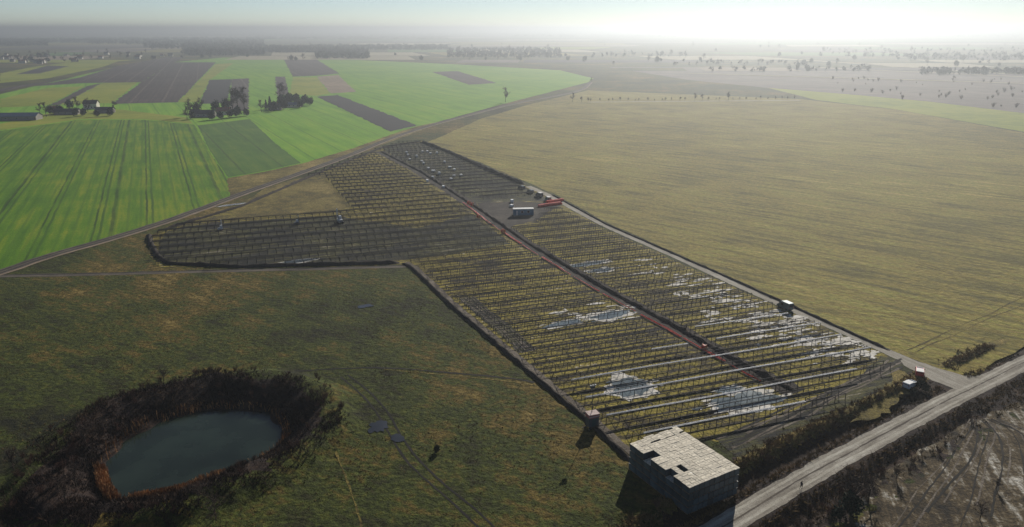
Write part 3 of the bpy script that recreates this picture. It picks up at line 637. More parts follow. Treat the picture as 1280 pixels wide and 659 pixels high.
def row_frame(u0, u1, k, side, near, rail):
    n = max(1, int((u1-u0)/BAY)); v = V0 + PITCH_ROW*k
    org = UU*u0 + VV*v
    t = empty('mounting_row', (org.x, org.y, 0.03), ROW_A)
    L = n*BAY
    if near:
        for i in range(n+1):
            for y_, me in POSTS:
                o = link('post', me, None, t); o.location = (i*BAY+rr_.uniform(-0.12, 0.12), y_, rr_.uniform(-0.06, 0.03)); o.rotation_euler = (rr_.gauss(0, 0.02), rr_.gauss(0, 0.02), 0)
            if rr_.random() < 0.8: o = link('rafter', RAFTER, None, t); o.location = (i*BAY, 0, 0)
    else:
        p_, r_ = MB(), MB()
        for i in range(0, n+1):
            for y_, h_ in LINES: x_ = i*BAY+rr_.uniform(-0.12, 0.12); p_.box(x_-0.07, x_+0.07, y_-0.05, y_+0.05, -0.2, h_-0.02)
            if i % 2 == 0: r_.bar((i*BAY, -0.3, 1.70), (i*BAY, 6.7, 0.66), 0.06, 0.09)
        o = p_.build('posts', M['post'], t); o['kind'] = 'stuff'
        o = r_.build('rafters', M['post'], t); o['kind'] = 'stuff'
    far_pb = MB()
    for y_, h_ in LINES:
        # each purlin in lengths that step a little with the ground; a few lengths are not fitted yet
        pb = far_pb; i = 0
        while i < n:
            j = min(n, i+4); d0 = 0.06*math.sin(i*0.9+k)+rr_.uniform(-0.04, 0.04); d1 = 0.06*math.sin(j*0.9+k)+rr_.uniform(-0.04, 0.04)
            if near: pb = MB()
            if rr_.random() > 0.10 or i == 0:
                pb.bar((i*BAY-0.05, y_, h_+0.06+d0), (j*BAY-0.05, y_, h_+0.06+d1), 0.11, 0.14)
                if near: pb.build('purlin', M['purlin'], t)
            i = j
    if not near: far_pb.build('purlins', M['purlin'], t)['kind'] = 'stuff'
    if rail:
        a, b = rail; rb = MB(); x = max(0.0, a-u0); e = min(L, b-u0); seg = 6.2
        while x < e-0.5:
            x2 = min(e, x+seg-0.05); d0 = 0.10*math.sin(x*0.11+k*1.7); d1 = 0.10*math.sin(x2*0.11+k*1.7)
            m_ = MB(); w_ = 0.40
            a_, b_ = Vector((x, -0.1, 1.98+d0)), Vector((x2, -0.1, 1.98+d1))
            m_.bar(a_, b_, w_, 0.05); m_.bar(a_+Vector((0, -w_/2+0.03, 0.07)), b_+Vector((0, -w_/2+0.03, 0.07)), 0.04, 0.12); m_.bar(a_+Vector((0, w_/2-0.03, 0.07)), b_+Vector((0, w_/2-0.03, 0.07)), 0.04, 0.12)
            for q in (a_, b_): m_.bar(q+Vector((0, 0, -0.14)), q+Vector((0, 0, -0.02)), 0.1)
            m_.build('cable_tray', M['rail'], t); x += seg
    nth = ordinal(k+1)
    where = {'whole': 'crossing the trench', 'west': 'on the pond side', 'east': 'on the gravel track side'}[side]
    extra = 'bright topped ' if rail else 'dark steel '
    tag(t, f'{extra}solar mounting row {where}, {nth} from the pallet stack', 'mounting frame', 'solar mounting rows')
    return t
def u_of(px, py): q = gp(px, py, 1.98); return q.dot(UU)
RAILS = {0: (u_of(805,542), u_of(1012,505)), 1: (u_of(735,528), u_of(1072,462)), 2: (u_of(722,497), u_of(1100,434)), 3: (u_of(708,468), u_of(1078,402)), 4: (u_of(800,425), u_of(1010,386)), 5: (u_of(850,397), u_of(965,378))}
k = -1
while True:
    k += 1
    v = V0 + PITCH_ROW*k
    if v > 620: break
    segs = {'whole': [], 'west': [], 'east': []}
    u = -260.0; cur = None; runs = []
    while u < 320:
        q = UU*u + VV*(v+1.5)
        ok = inside(q.x, q.y, SITE) and not any(inside(q.x, q.y, P_) for P_ in NOROW) and line_dist(q.x, q.y, FENCE) > 3.0 and not (k == 0 and u < u_of(800, 545)) and line_dist(q.x, q.y, SIDE_ROAD) > 4.0
        side = 'whole'
        if k >= 4:
            ts = trench_side(q.x, q.y)
            if -1.5 < ts < 5.0: ok = False
            side = 'east' if ts > 0 else 'west'
        if ok:
            if cur and cur[2] == side: cur[1] = u
            else: cur = [u, u, side]; runs.append(cur)
        else: cur = None
        u += 0.7
    best = {}
    for a, b, s_ in runs:
        if b-a > 9 and (s_ not in best or b-a > best[s_][1]-best[s_][0]): best[s_] = (a, b)
    for s_, (a, b) in best.items():
        row_frame(a, b, k, s_, k < 6, RAILS.get(k) if s_ != 'west' else (RAILS.get(k) if k < 5 else None))

# ------------------------------------------------------------------ stack of wrapped pallets
SA = R(30.0); SX = Vector((math.cos(SA), math.sin(SA), 0)); SY = Vector((-math.sin(SA), math.cos(SA), 0))
near_corner = gp(862, 610, 5.5); near_corner.z = 0
PW, PD, PH, NXp, NYp, NL = 1.20, 2.02, 1.38, 10, 8, 4
def pallet_mesh():
    top = MB(); w, d, h = PW-0.09, PD-0.12, PH
    body = MB().box(0.025, 0.025+w, 0.03, 0.03+d, 0.13, h-0.05).quadmesh([], [])
    skid = MB()
    for x in (0.05, w/2-0.02, w-0.07): skid.box(x+0.02, x+0.12, 0.04, d, 0.0, 0.125)
    lids = []
    for vv in range(5):                                    # small uneven cartons under each lid, five patterns
        lr = random.Random(900+vv); lid = MB(); nxc, nyc = (2, 3) if vv % 2 else (1, 4)
        for a_ in range(nxc):
            for c_ in range(nyc):
                x0, x1 = 0.005+PW*a_/nxc, PW*(a_+1)/nxc-0.012; y0, y1 = 0.005+PD*c_/nyc, PD*(c_+1)/nyc-0.012
                lid.box(x0, x1, y0, y1, h-0.048, h-0.03+lr.uniform(0.0, 0.07), 0.012)
        lids.append(lid.mesh('lid'))
    return body.mesh('load', 0.02), skid.mesh('skid'), lids
me_b, me_s, me_lids = pallet_mesh()
for me, mt in ((me_b, M['film']), (me_s, M['wood'])): me.materials.append(mt)
for me in me_lids: me.materials.append(M['carton'])
missing = {(0, 5, 3), (1, 5, 3), (2, 2, 3), (0, 2, 3)}
nrng = random.Random(3)
LAYER = ['bottom layer', 'second layer up', 'third layer up', 'top layer']
for lz in range(NL):
    for i in range(NXp):
        for j in range(NYp):
            if (i, j, lz) in missing: continue
            jx, jy = nrng.uniform(-0.025, 0.025), nrng.uniform(-0.03, 0.03)
            if lz == NL-1: jx += nrng.uniform(-0.01, 0.01)
            extra = 0.45 if (j == NYp-1 and i in (3, 4, 9)) else (0.2 if j == NYp-1 and i in (6, 7) else 0.0)
            pos = near_corner + SX*(i*PW+jx) + SY*(j*PD+jy+extra)
            t = empty('wrapped_pallet', (pos.x, pos.y, lz*PH + (0.0 if lz else 0.0)), SA+nrng.uniform(-0.008, 0.008))
            link('load', me_b, None, t)
            if i == 0 or j == 0 or lz == 0 and (i == NXp-1): link('skid', me_s, None, t)
            if lz == NL-1 or (i, j, lz+1) in missing: link('lid', nrng.choice(me_lids), None, t).rotation_euler = (nrng.uniform(-0.012, 0.012), nrng.uniform(-0.02, 0.02), 0)
            tag(t, f'wrapped pallet, {LAYER[lz]} of big stack, {ordinal(i+1)} from near corner, {ordinal(j+1)} back', 'pallet', 'wrapped pallets in the big stack')
PALLETS = [o for o in C.objects if o.name.startswith('wrapped_pallet')]

# ------------------------------------------------------------------ white pallets on the storage ground
def small_pallet(loc, rz, h, label):
    t = empty('white_pallet', loc, rz)
    MB().box(-0.6, 0.6, -1.0, 1.0, 0.14, h).build('load', M['whitewrap'], t, 0.03)
    s = MB()
    for y in (-0.9, 0, 0.9): s.box(-0.6, 0.6, y-0.07, y+0.07, 0, 0.13)
    s.build('skid', M['wood'], t); tag(t, label, 'pallet', 'white pallets on the storage ground')
    return t
SPOTS = [(508,191),(510,194),(533,189),(528,190),(539,193),(548,193),(557,204),(531,206),(534,210),(539,213),(545,216),(550,218),(561,208),(564,211),(570,214),(574,218),(562,223),(551,219),(541,222),(536,228),(556,235),(529,203),(522,197),(513,200),(566,219),(640,252),(637,256)]
for n_, (x, y) in enumerate(SPOTS):
    q = gp(x, y+1); uq, vq = q.dot(UU), q.dot(VV); vq = V0 + PITCH_ROW*round((vq-V0-7.75)/PITCH_ROW) + 7.75; q = UU*uq + VV*vq
    small_pallet((q.x, q.y, 0.05), ROW_A+nrng.uniform(-0.1, 0.1), nrng.uniform(1.0, 1.7), f'white wrapped pallet on the storage ground, {ordinal(n_+1)} counting from the far corner')

# ------------------------------------------------------------------ mobile camera mast
def camera_mast():
    b = gp(740, 534); t = empty('camera_tower', (b.x, b.y, 0.03), R(22))
    body = MB().box(-1.15, 1.15, -0.85, 0.85, 0.45, 2.6).build('cabinet', M['bluegrey'], t, 0.05)
    MB().box(-0.5, 0.5, -0.88, -0.852, 0.7, 2.3).build('door', M['teal'], body)
    MB().box(0.38, 0.44, -0.91, -0.882, 1.4, 1.6).build('handle', M['galv'], body)
    rf = MB().box(-1.25, 1.25, -0.95, 0.95, 2.6, 3.35, 0.06).build('upper_box', M['pink'], t, 0.03)
    MB().box(-1.27, 0.2, -0.97, 0.97, 3.35, 3.45).box(0.2, 1.27, -0.97, 0.97, 3.35, 3.43).build('lid', plain('faded_pink_lid', (0.42, 0.33, 0.31), 0.8, 0, 0.2, 0.3, 1.5), rf)
    MB().box(-1.26, 1.26, -0.965, -0.945, 2.85, 3.0).build('stripe', M['white'], rf)
    for sx in (-0.8, 0.8):
        for sy in (-0.95, 0.95):
            w = MB().wheel((sx, sy, 0.36), 0.36, 0.2).build('wheel', M['rubber'], t)
            MB().wheel((sx, sy+math.copysign(0.105, sy), 0.36), 0.18, 0.02, 8).build('rim', M['galv'], w)
    MB().bar((-1.15, 0, 0.5), (-2.4, 0, 0.35), 0.1).build('tow_bar', M['galv'], t)
    for sx, sy in ((-1.5, -1.4), (1.5, -1.4), (-1.5, 1.4), (1.5, 1.4)):
        MB().bar((sx*0.6, sy*0.55, 0.5), (sx, sy, 0.03), 0.08).build('outrigger', M['galv'], t)
    mst = MB().bar((0, 0.3, 3.4), (0, 0.3, 6.4), 0.16, None, 8).bar((0, 0.3, 6.3), (0, 0.3, 9.4), 0.11, None, 8).build('mast', M['galv'], t)
    MB().box(-0.7, 0.7, 0.22, 0.38, 9.35, 9.47).build('cross_bar', M['galv'], mst)
    for sx in (-0.55, 0, 0.55):
        h = MB().box(sx-0.13, sx+0.13, 0.0, 0.36, 9.47, 9.78, 0.02).build('camera_head', M['white'], t)
        MB().wheel((sx, -0.02, 9.62), 0.09, 0.05, 10).build('lens', M['glass'], h)
    MB().box(-0.45, 0.45, 0.1, 0.5, 9.0, 9.34).build('lamp_box', M['bluegrey'], t)
    tag(t, 'small red topped camera tower trailer with tall thin mast by soil ridge', 'camera tower')
camera_mast()

# ------------------------------------------------------------------ vehicles
def van(name, loc, rz, L_, W_, H_, paint, roof, label, cat='van', hood=0.9, group=None, box_h=None):
    t = empty(name, loc, rz)
    hl = L_/2
    prof = [(-hl, 0.35), (hl, 0.35), (hl, 0.95), (hl-hood*0.55, 1.15), (hl-hood-0.55, H_-0.12), (hl-hood-0.95, H_), (-hl+0.12, H_), (-hl, H_-0.15)]
    bd = MB().prism(prof, -W_/2, W_/2).build('body', paint, t, 0.05)
    MB().box(-hl+0.15, hl-hood-1.0, -W_/2+0.12, W_/2-0.12, H_+0.002, H_+0.05).build('roof_panel', roof, bd)
    # windscreen, side and rear glass
    x0, z0, x1, z1 = hl-hood*0.55-0.05, 1.2, hl-hood-0.5, H_-0.18
    nx_, nz_ = (z1-z0), (x0-x1); ln = math.hypot(nx_, nz_); ox, oz = nx_/ln*0.03+0.0, nz_/ln*0.03
    MB().quadmesh([(x0+ox, -W_/2+0.15, z0+oz), (x0+ox, W_/2-0.15, z0+oz), (x1+ox, W_/2-0.18, z1+oz), (x1+ox, -W_/2+0.18, z1+oz)], [(0, 1, 2, 3)]).build('windscreen', M['glass'], t)
    for s in (-1, 1):
        MB().box(hl-hood-1.75, hl-hood-0.75, s*W_/2-0.01 if s > 0 else s*W_/2-0.012, s*W_/2+0.012 if s > 0 else s*W_/2+0.01, 1.2, H_-0.3).build('side_window', M['glass'], t)
        dr = MB().box(hl-hood-1.8, hl-hood-0.6, s*W_/2-0.004, s*W_/2+0.008, 0.5, 1.15).build('door', paint, t)
        MB().box(hl-hood-1.7, hl-hood-1.5, s*W_/2-0.01, s*W_/2+0.03, 1.02, 1.07).build('handle', M['rubber'], dr)
        MB().box(hl-0.06, hl+0.015, s*(W_/2-0.32)-0.17, s*(W_/2-0.32)+0.17, 0.7, 0.9).build('headlight', M['lamp_clear'], t)
        MB().box(-hl-0.015, -hl+0.05, s*(W_/2-0.14)-0.08, s*(W_/2-0.14)+0.08, 0.8, 1.3).build('tail_light', M['lamp_red'], t)
        MB().box(hl-hood-0.55, hl-hood-0.4, s*(W_/2+0.12)-0.1, s*(W_/2+0.12)+0.1, 1.15, 1.4).build('mirror', M['rubber'], t)
        for xx in (hl-0.95, -hl+1.0):
            w = MB().wheel((xx, s*(W_/2-0.1), 0.36), 0.36, 0.24, 14).build('wheel', M['rubber'], t)
            MB().wheel((xx, s*(W_/2+0.025), 0.36), 0.2, 0.02, 10).build('rim', M['galv'], w)
    MB().box(-hl-0.012, -hl+0.01, -W_/2+0.2, W_/2-0.2, 1.35, H_-0.3).build('rear_window', M['glass'], t)
    MB().box(hl-0.02, hl+0.05, -W_/2+0.05, W_/2-0.05, 0.36, 0.6).build('bumper', M['rubber'], t)
    tag(t, label, cat, group); return t
def road_dir(px): 
    return math.atan2((SIDE_ROAD[7]-SIDE_ROAD[5]).y, (SIDE_ROAD[7]-SIDE_ROAD[5]).x)
RD = road_dir(0)
q = gp(981, 386); van('parked_van', (q.x, q.y, 0.05), RD+math.pi, 4.9, 2.0, 2.35, M['teal'], plain('pale_teal_roof', (0.16, 0.27, 0.30), 0.6), 'dark teal van standing alone on the gravel track')
for px, py, rz, pm, rm, H_, L_, lb in [(674,245,0.1,'bluegrey','white',2.2,4.6,'grey blue van with pale roof beside the red pipe bundle'),
                                  (685,250,-0.15,'teal','white',2.1,4.5,'dark van nearest the red pipe bundle, at the track end'),
                                  (663,240,0.05,'bluegrey','bluegrey',1.6,4.3,'dark low car in the middle of the vehicles by the soil bank'),
                                  (652,235,0.2,'bluegrey','bluegrey',1.6,4.3,'dark low car farthest along the soil bank')]:
    q = gp(px, py+1); van('parked_car' if H_ < 2 else 'parked_van', (q.x, q.y, 0.06), RD+math.pi+rz, L_, 1.85, H_, M[pm], M[rm], lb, 'car' if H_ < 2 else 'van', 1.2 if H_ < 2 else 0.8, 'vehicles by the soil bank')
q = gp(1149, 468); van('parked_car', (q.x, q.y, 0.06), R(62), 4.3, 1.8, 1.5, M['redpaint'], M['white'], 'red car with pale roof parked at the site gate', 'car', 1.2)
q = gp(1137, 484); van('parked_car', (q.x, q.y, 0.07), R(35), 4.2, 1.8, 1.5, M['white'], M['white'], 'white car in the shade of the bushes by the gate', 'car', 1.2)

# site container
q = gp(654, 269); t = empty('site_container', (q.x, q.y, 0.07), ROW_A-R(14))
cb = MB().box(-4.6, 4.6, -1.25, 1.25, 0.15, 2.9).build('body', M['blue'], t, 0.03)
rib = MB()
for i in range(22): rib.box(-4.45+i*0.41, -4.3+i*0.41, -1.30, -1.255, 0.3, 2.75)
rib.build('corrugation', M['blue'], cb)
MB().box(-4.65, 4.65, -1.32, 1.32, 2.9, 3.1).build('roof', M['white'], t)
dd = MB().box(-3.4, -2.5, -1.34, -1.305, 0.25, 2.3).build('door', M['white'], t); MB().box(-2.66, -2.6, -1.38, -1.345, 1.1, 1.3).build('handle', M['rubber'], dd)
for x in (-1.2, 1.6):
    ww = MB().box(x, x+1.2, -1.34, -1.305, 1.2, 2.2).build('window', M['white'], t); MB().box(x+0.08, x+1.12, -1.35, -1.341, 1.28, 2.12).build('pane', M['glass'], ww)
for x in (-4.3, 4.3):
    for y in (-1.0, 1.0): MB().box(x-0.2, x+0.2, y-0.2, y+0.2, 0, 0.149).build('foot', M['pale_soil'], t)
tag(t, 'blue site container with white roof beside the red pipe bundle', 'container')

# bundles of red pipes by the container
prn = random.Random(9)
for n_, (x0, y0, x1, y1, lb) in enumerate([(673,259,702,255,'long bundle of red pipes at the end of the gravel track'), (683,254,704,251,'short bundle of red pipes behind the long one')]):
    a, b = gp(x0, y0), gp(x1, y1); t = empty('pipe_bundle', (a.x, a.y, 0.07))
    d = b-a; nn = d.normalized(); nr = Vector((-nn.y, nn.x, 0))
    for r_ in range(3):
        for c_ in range(5-r_):
            o_ = nr*((c_+r_*0.5)*0.42-0.9) + Vector((0, 0, 0.22+r_*0.36))
            MB().bar(o_+nn*prn.uniform(0, 0.6), d+o_-nn*prn.uniform(0, 0.6), 0.4, None, 8).build('pipe', M['redpipe'], t)
    tag(t, lb, 'pipes', 'red pipe bundles')

# red conduits lying along the trench
cond = resample(smooth_line(G([(578,254),(590,263),(612,280),(650,306),(695,334),(740,361),(785,386),(830,411),(865,431),(900,451),(930,468),(950,478)]), 1), 1.0)
n_ = 0; i = 0; crn = random.Random(4)
while i < len(cond)-6:
    ln = crn.randint(15, 24); part_ = cond[i:i+ln]
    if len(part_) > 4:
        t = empty('cable_conduit', (part_[0].x, part_[0].y, 0.08))
        for pi in range(crn.choice((2, 3, 4))):
            m_ = MB(); prev = None
            for q in part_:
                w_ = 0.45*noise.noise(Vector((q.x*0.12, q.y*0.12, pi*2.0))); qq = Vector((q.x-part_[0].x+pi*0.24+w_, q.y-part_[0].y, 0.32+0.12*noise.noise(Vector((q.x*0.3, q.y*0.3, pi)))))
                if prev: m_.bar(prev, qq, 0.2, None, 6)
                prev = qq
            m_.build('pipe', M['redpipe'], t)
        n_ += 1
        tag(t, f'length of red conduit lying along the trench, {ordinal(n_)} counting from the storage ground', 'conduit', 'red conduits along the trench')
    i += ln + crn.choice((0, 1, 2))

def drum(px, py, label, r=0.9):
    q = gp(px, py); t = empty('cable_drum', (q.x, q.y, 0.09), crn.uniform(0, 3))
    for s in (-1, 1): MB().wheel((0, s*0.5, r), r, 0.08, 18).build('flange', M['orange'], t)
    MB().wheel((0, 0, r), r*0.72, 0.9, 16).build('coil', M['redpipe'], t); tag(t, label, 'drum', 'cable drums by the trench')
drum(586, 256, 'orange cable drum at the far end of the trench'); drum(590, 258, 'orange cable drum beside the one at the trench end'); drum(598, 273, 'orange cable drum by the dark dug ground', 0.8); drum(629, 292, 'orange cable drum halfway down the trench, alone'); drum(880, 437, 'small orange drum beside the near trench', 0.7)

# tracked pile-driving rigs
def rig(px, py, rz, sc_, body_m, label):
    q = gp(px, py); t = empty('pile_driver', (q.x, q.y, 0.06), rz); t.scale = (sc_, sc_, sc_)
    for s in (-1, 1):
        tr = MB().prism([(-1.5, 0.25), (-1.25, 0), (1.25, 0), (1.5, 0.25), (1.3, 0.62), (-1.3, 0.62)], s*0.95-0.2, s*0.95+0.2).build('crawler_track', M['rubber'], t)
        for x in (-1.1, -0.4, 0.4, 1.1): MB().wheel((x, s*1.16, 0.3), 0.22, 0.05, 10).build('roller', M['galv'], tr)
    MB().box(-1.4, 0.9, -0.8, 0.8, 0.6, 1.5, 0.08).build('engine_body', body_m, t, 0.05)
    cabn = MB().box(-0.3, 0.85, -0.75, 0.25, 1.5, 2.75, 0.08).build('cab', M['white'], t, 0.04)
    MB().box(0.82, 0.87, -0.62, 0.12, 1.75, 2.55).build('windscreen', M['glass'], cabn)
    mst = MB().bar((1.25, 0.35, 0.25), (1.25, 0.35, 5.4), 0.24, 0.3).build('mast', body_m, t)
    MB().box(1.1, 1.45, 0.1, 0.6, 4.2, 5.0).build('hammer', M['white'], mst)
    MB().bar((0.2, 0.35, 1.4), (1.2, 0.35, 3.0), 0.14).build('strut', M['galv'], t)
    MB().bar((0.7, 0.35, 0.9), (1.2, 0.35, 1.0), 0.2).build('arm', body_m, t)
    tag(t, label, 'pile driver', 'pile driving rigs')
rig(425, 279, 2.2, 1.15, M['white'], 'white pile driving rig by the yellow hump')
rig(371, 281, 0.6, 0.8, M['bluegrey'], 'small dark pile driving rig west of the white one')
rig(276, 288, 1.2, 0.8, M['white'], 'small pale pile driving rig near the western end')

# ------------------------------------------------------------------ person on the dirt road
def person(px, py, rz, label):
    q = gp(px, py); t = empty('person', (q.x, q.y, 0.06), rz)
    V = [(0,0,0.95),(0,0,1.15),(0,0.01,1.38),(0,0.02,1.50),(0,0.03,1.60),(0,0.05,1.70),
         (0.10,0,0.90),(0.11,0.10,0.50),(0.11,0.06,0.09),(0.11,0.20,0.05),
         (-0.10,0,0.90),(-0.11,-0.04,0.50),(-0.11,-0.22,0.12),(-0.11,-0.10,0.05),
         (0.19,0,1.40),(0.25,-0.05,1.13),(0.24,0.06,0.90),(0.235,0.09,0.80),
         (-0.19,0,1.40),(-0.25,0.06,1.13),(-0.24,0.17,0.92),(-0.235,0.21,0.83)]
    E_ = [(0,1),(1,2),(2,3),(3,4),(4,5),(0,6),(6,7),(7,8),(8,9),(0,10),(10,11),(11,12),(12,13),(2,14),(14,15),(15,16),(16,17),(2,18),(18,19),(19,20),(20,21)]
    rad = [0.15,0.14,0.16,0.06,0.095,0.09,0.10,0.065,0.045,0.04,0.10,0.065,0.045,0.04,0.07,0.05,0.04,0.035,0.07,0.05,0.04,0.035]
    me = bpy.data.meshes.new('body'); me.from_pydata(V, E_, [])
    o = link('body', me, M['cloth_dark'], t)
    sk = o.modifiers.new('skin', 'SKIN')
    for i_, v_ in enumerate(me.skin_vertices[0].data): v_.radius = (rad[i_], rad[i_]*0.85); v_.use_root = (i_ == 0)
    sb = o.modifiers.new('sub', 'SUBSURF'); sb.levels = 1; sb.render_levels = 2
    # head with nose and ears over the neck, hair cap
    hd = bmesh.new(); bmesh.ops.create_uvsphere(hd, u_segments=14, v_segments=10, radius=1.0)
    for v_ in hd.verts:
        v_.co = Vector((v_.co.x*0.083, v_.co.y*0.105, v_.co.z*0.125))
        if v_.co.y > 0.09 and abs(v_.co.z) < 0.03: v_.co.y += 0.02
        if abs(v_.co.x) > 0.078 and abs(v_.co.z) < 0.03: v_.co.x *= 1.12
        v_.co += Vector((0, 0.045, 1.66))
    m2 = bpy.data.meshes.new('face'); hd.to_mesh(m2); hd.free(); link('face', m2, M['skin'], t)
    hr = bmesh.new(); bmesh.ops.create_uvsphere(hr, u_segments=14, v_segments=8, radius=1.0)
    bmesh.ops.delete(hr, geom=[v_ for v_ in hr.verts if v_.co.z < -0.15 or (v_.co.y > 0.55 and v_.co.z < 0.5)], context='VERTS')
    for v_ in hr.verts: v_.co = Vector((v_.co.x*0.093, v_.co.y*0.115+0.04, v_.co.z*0.135+1.665))
    m3 = bpy.data.meshes.new('hair'); hr.to_mesh(m3); hr.free(); link('hair', m3, M['hair'], t)
    for s in (1, -1):
        hm = MB(); bx, by, bz = (0.235, 0.10, 0.80) if s > 0 else (-0.235, 0.22, 0.83)
        hm.box(bx-0.018, bx+0.018, by-0.04, by+0.04, bz-0.09, bz, 0.004)
        for f_ in range(4): hm.bar((bx, by-0.03+f_*0.02, bz-0.085), (bx-0.01*s, by-0.02+f_*0.02, bz-0.155-(0.012 if f_ in (1, 2) else 0)), 0.016)
        hm.bar((bx, by+0.035, bz-0.03), (bx-0.01*s, by+0.065, bz-0.09), 0.018)
        hm.build('hand', M['skin'], t)
    tag(t, label, 'person'); return t
person(1001, 612, R(-60), 'person in dark clothes walking on the dirt road')

# ------------------------------------------------------------------ bare trees, shrubs, reeds, evergreens
def rand_dir(r, up=0.4):
    while True:
        v = Vector((r.uniform(-1, 1), r.uniform(-1, 1), r.uniform(-0.6, 1)))
        if 0.1 < v.length < 1: break
    v.normalize(); v.z += up; return v.normalized()
def bare_tree(seed, h, spread, twig_w, n1=9, n2=5, n3=5, columnar=False):
    """trunk mesh (trunk, limbs) and crown mesh (branches and twigs)"""
    r = random.Random(seed); tk, cr = MB(), MB()
    tw = h*0.022
    pts = [Vector((0, 0, -0.3))]
    for i in range(1, 7): pts.append(Vector((r.uniform(-1, 1)*h*0.012*i, r.uniform(-1, 1)*h*0.012*i, h*0.78*i/6)))
    for i in range(6): tk.bar(pts[i], pts[i+1], tw*2*(1-i/7.0), None, 6, tw*2*(1-(i+1)/7.0))
    def twig(a, b, w):
        d = (b-a); s_ = d.cross(Vector((r.uniform(-1, 1), r.uniform(-1, 1), r.uniform(-1, 1))))
        if s_.length < 1e-5: return
        s_ = s_.normalized()*w*0.5
        cr.quadmesh([a-s_, a+s_, b], [(0, 1, 2)])
    for i in range(n1):
        f = r.uniform(0.28, 1.0); k_ = f*6*0.999; j = int(k_); base = pts[j].lerp(pts[j+1], k_-j)
        d = rand_dir(r, 1.6 if columnar else 0.35); L1 = spread*r.uniform(0.65, 1.1)*(1.25-0.65*f)
        if columnar: d = Vector((d.x*0.35, d.y*0.35, 1)).normalized(); L1 = h*0.3*r.uniform(0.6, 1.1)
        mid = base + d*L1*0.55 + Vector((0, 0, L1*0.05)); end = base + d*L1 + Vector((0, 0, L1*0.18))
        tk.bar(base, mid, tw*0.8, None, 4, tw*0.5); tk.bar(mid, end, tw*0.5, None, 4, tw*0.12)
        for m_ in range(n2):
            g = r.uniform(0.2, 1.0); b2 = base.lerp(end, g); d2 = (d*0.6 + rand_dir(r, 0.3)).normalized()
            L2 = L1*r.uniform(0.3, 0.6); e2 = b2 + d2*L2
            twig(b2, e2, twig_w*1.8)
            for _ in range(n3):
                b3 = b2.lerp(e2, r.uniform(0.15, 1.0)); e3 = b3 + (d2*0.5+rand_dir(r, 0.3)).normalized()*L2*r.uniform(0.35, 0.75)
                twig(b3, e3, twig_w)
                for __ in range(2):
                    b4 = b3.lerp(e3, r.uniform(0.2, 1.0)); twig(b4, b4+rand_dir(r, 0.3)*L2*r.uniform(0.2, 0.4), twig_w*0.7)
    a = tk.mesh('trunk'); b = MB.mesh(cr, 'crown'); a.materials.append(M['bark']); b.materials.append(M['twig'])
    return a, b
def evergreen(seed, h, rad, n=420, leaf=0.55, conical=True):
    r = random.Random(seed); cr = MB(); tk = MB().bar((0, 0, -0.3), (0, 0, h*0.8), h*0.04, None, 6, h*0.01)
    lobes = [(Vector((r.uniform(-0.4, 0.4)*rad, r.uniform(-0.4, 0.4)*rad, h*r.uniform(0.3, 0.75))), rad*r.uniform(0.45, 0.8)) for _ in range(7)]
    for _ in range(n):
        if conical:
            z = h*(0.08+0.92*r.random()**0.8); rr = rad*(1.03-z/h)*math.sqrt(r.random())*r.uniform(0.75, 1.15); an = r.uniform(0, 6.28)
            c = Vector((rr*math.cos(an), rr*math.sin(an), z))
        else:
            lc, lr = r.choice(lobes); c = lc + rand_dir(r, 0)*lr*r.uniform(0.5, 1.05)
        n_ = rand_dir(r, 0.1); x = n_.orthogonal().normalized(); y = n_.cross(x); s_ = leaf*r.uniform(0.6, 1.4)
        cr.quadmesh([c-x*s_-y*s_*0.4, c+x*s_*0.9-y*s_*0.5, c+x*s_*0.2+y*s_*0.8], [(0, 1, 2)])
    a = tk.mesh('trunk'); b = cr.mesh('crown'); a.materials.append(M['bark']); b.materials.append(M['needle'])
    return a, b
def shrub(seed, h, spread, n=16, tw=0.05, mat='twig_red'):
    r = random.Random(seed); st, cr = MB(), MB()
    for i in range(n):
        an = r.uniform(0, 6.28); lean = r.uniform(0.1, 0.8); L = h*r.uniform(0.6, 1.05)
        d = Vector((math.cos(an)*lean*spread/h, math.sin(an)*lean*spread/h, 1)).normalized()
        base = Vector((math.cos(an)*spread*0.12, math.sin(an)*spread*0.12, -0.15)); e = base + d*L
        st.bar(base, e, 0.07, None, 3, 0.015)
        for _ in range(9):
            b2 = base.lerp(e, r.uniform(0.25, 1.0)); d2 = (d+rand_dir(r, 0.2)*0.9).normalized(); e2 = b2+d2*h*r.uniform(0.15, 0.38)
            s_ = d2.cross(rand_dir(r)).normalized()*tw*0.5; cr.quadmesh([b2-s_, b2+s_, e2], [(0, 1, 2)])
            for __ in range(3):
                b3 = b2.lerp(e2, r.uniform(0.2, 1)); d3 = (d2+rand_dir(r, 0.1)).normalized(); e3 = b3+d3*h*r.uniform(0.08, 0.2)
                s_ = d3.cross(rand_dir(r)).normalized()*tw*0.4; cr.quadmesh([b3-s_, b3+s_, e3], [(0, 1, 2)])
    a = st.mesh('stem'); b = cr.mesh('crown'); a.materials.append(M['bark']); b.materials.append(M[mat])
    return a, b
def plant(name, meshes, loc, rz, sc_, label, cat, group, first='trunk'):
    t = empty(name, loc, rz); t.scale = (sc_, sc_, sc_)
    link(first, meshes[0], None, t); link('crown', meshes[1], None, t)
    tag(t, label, cat, group); return t

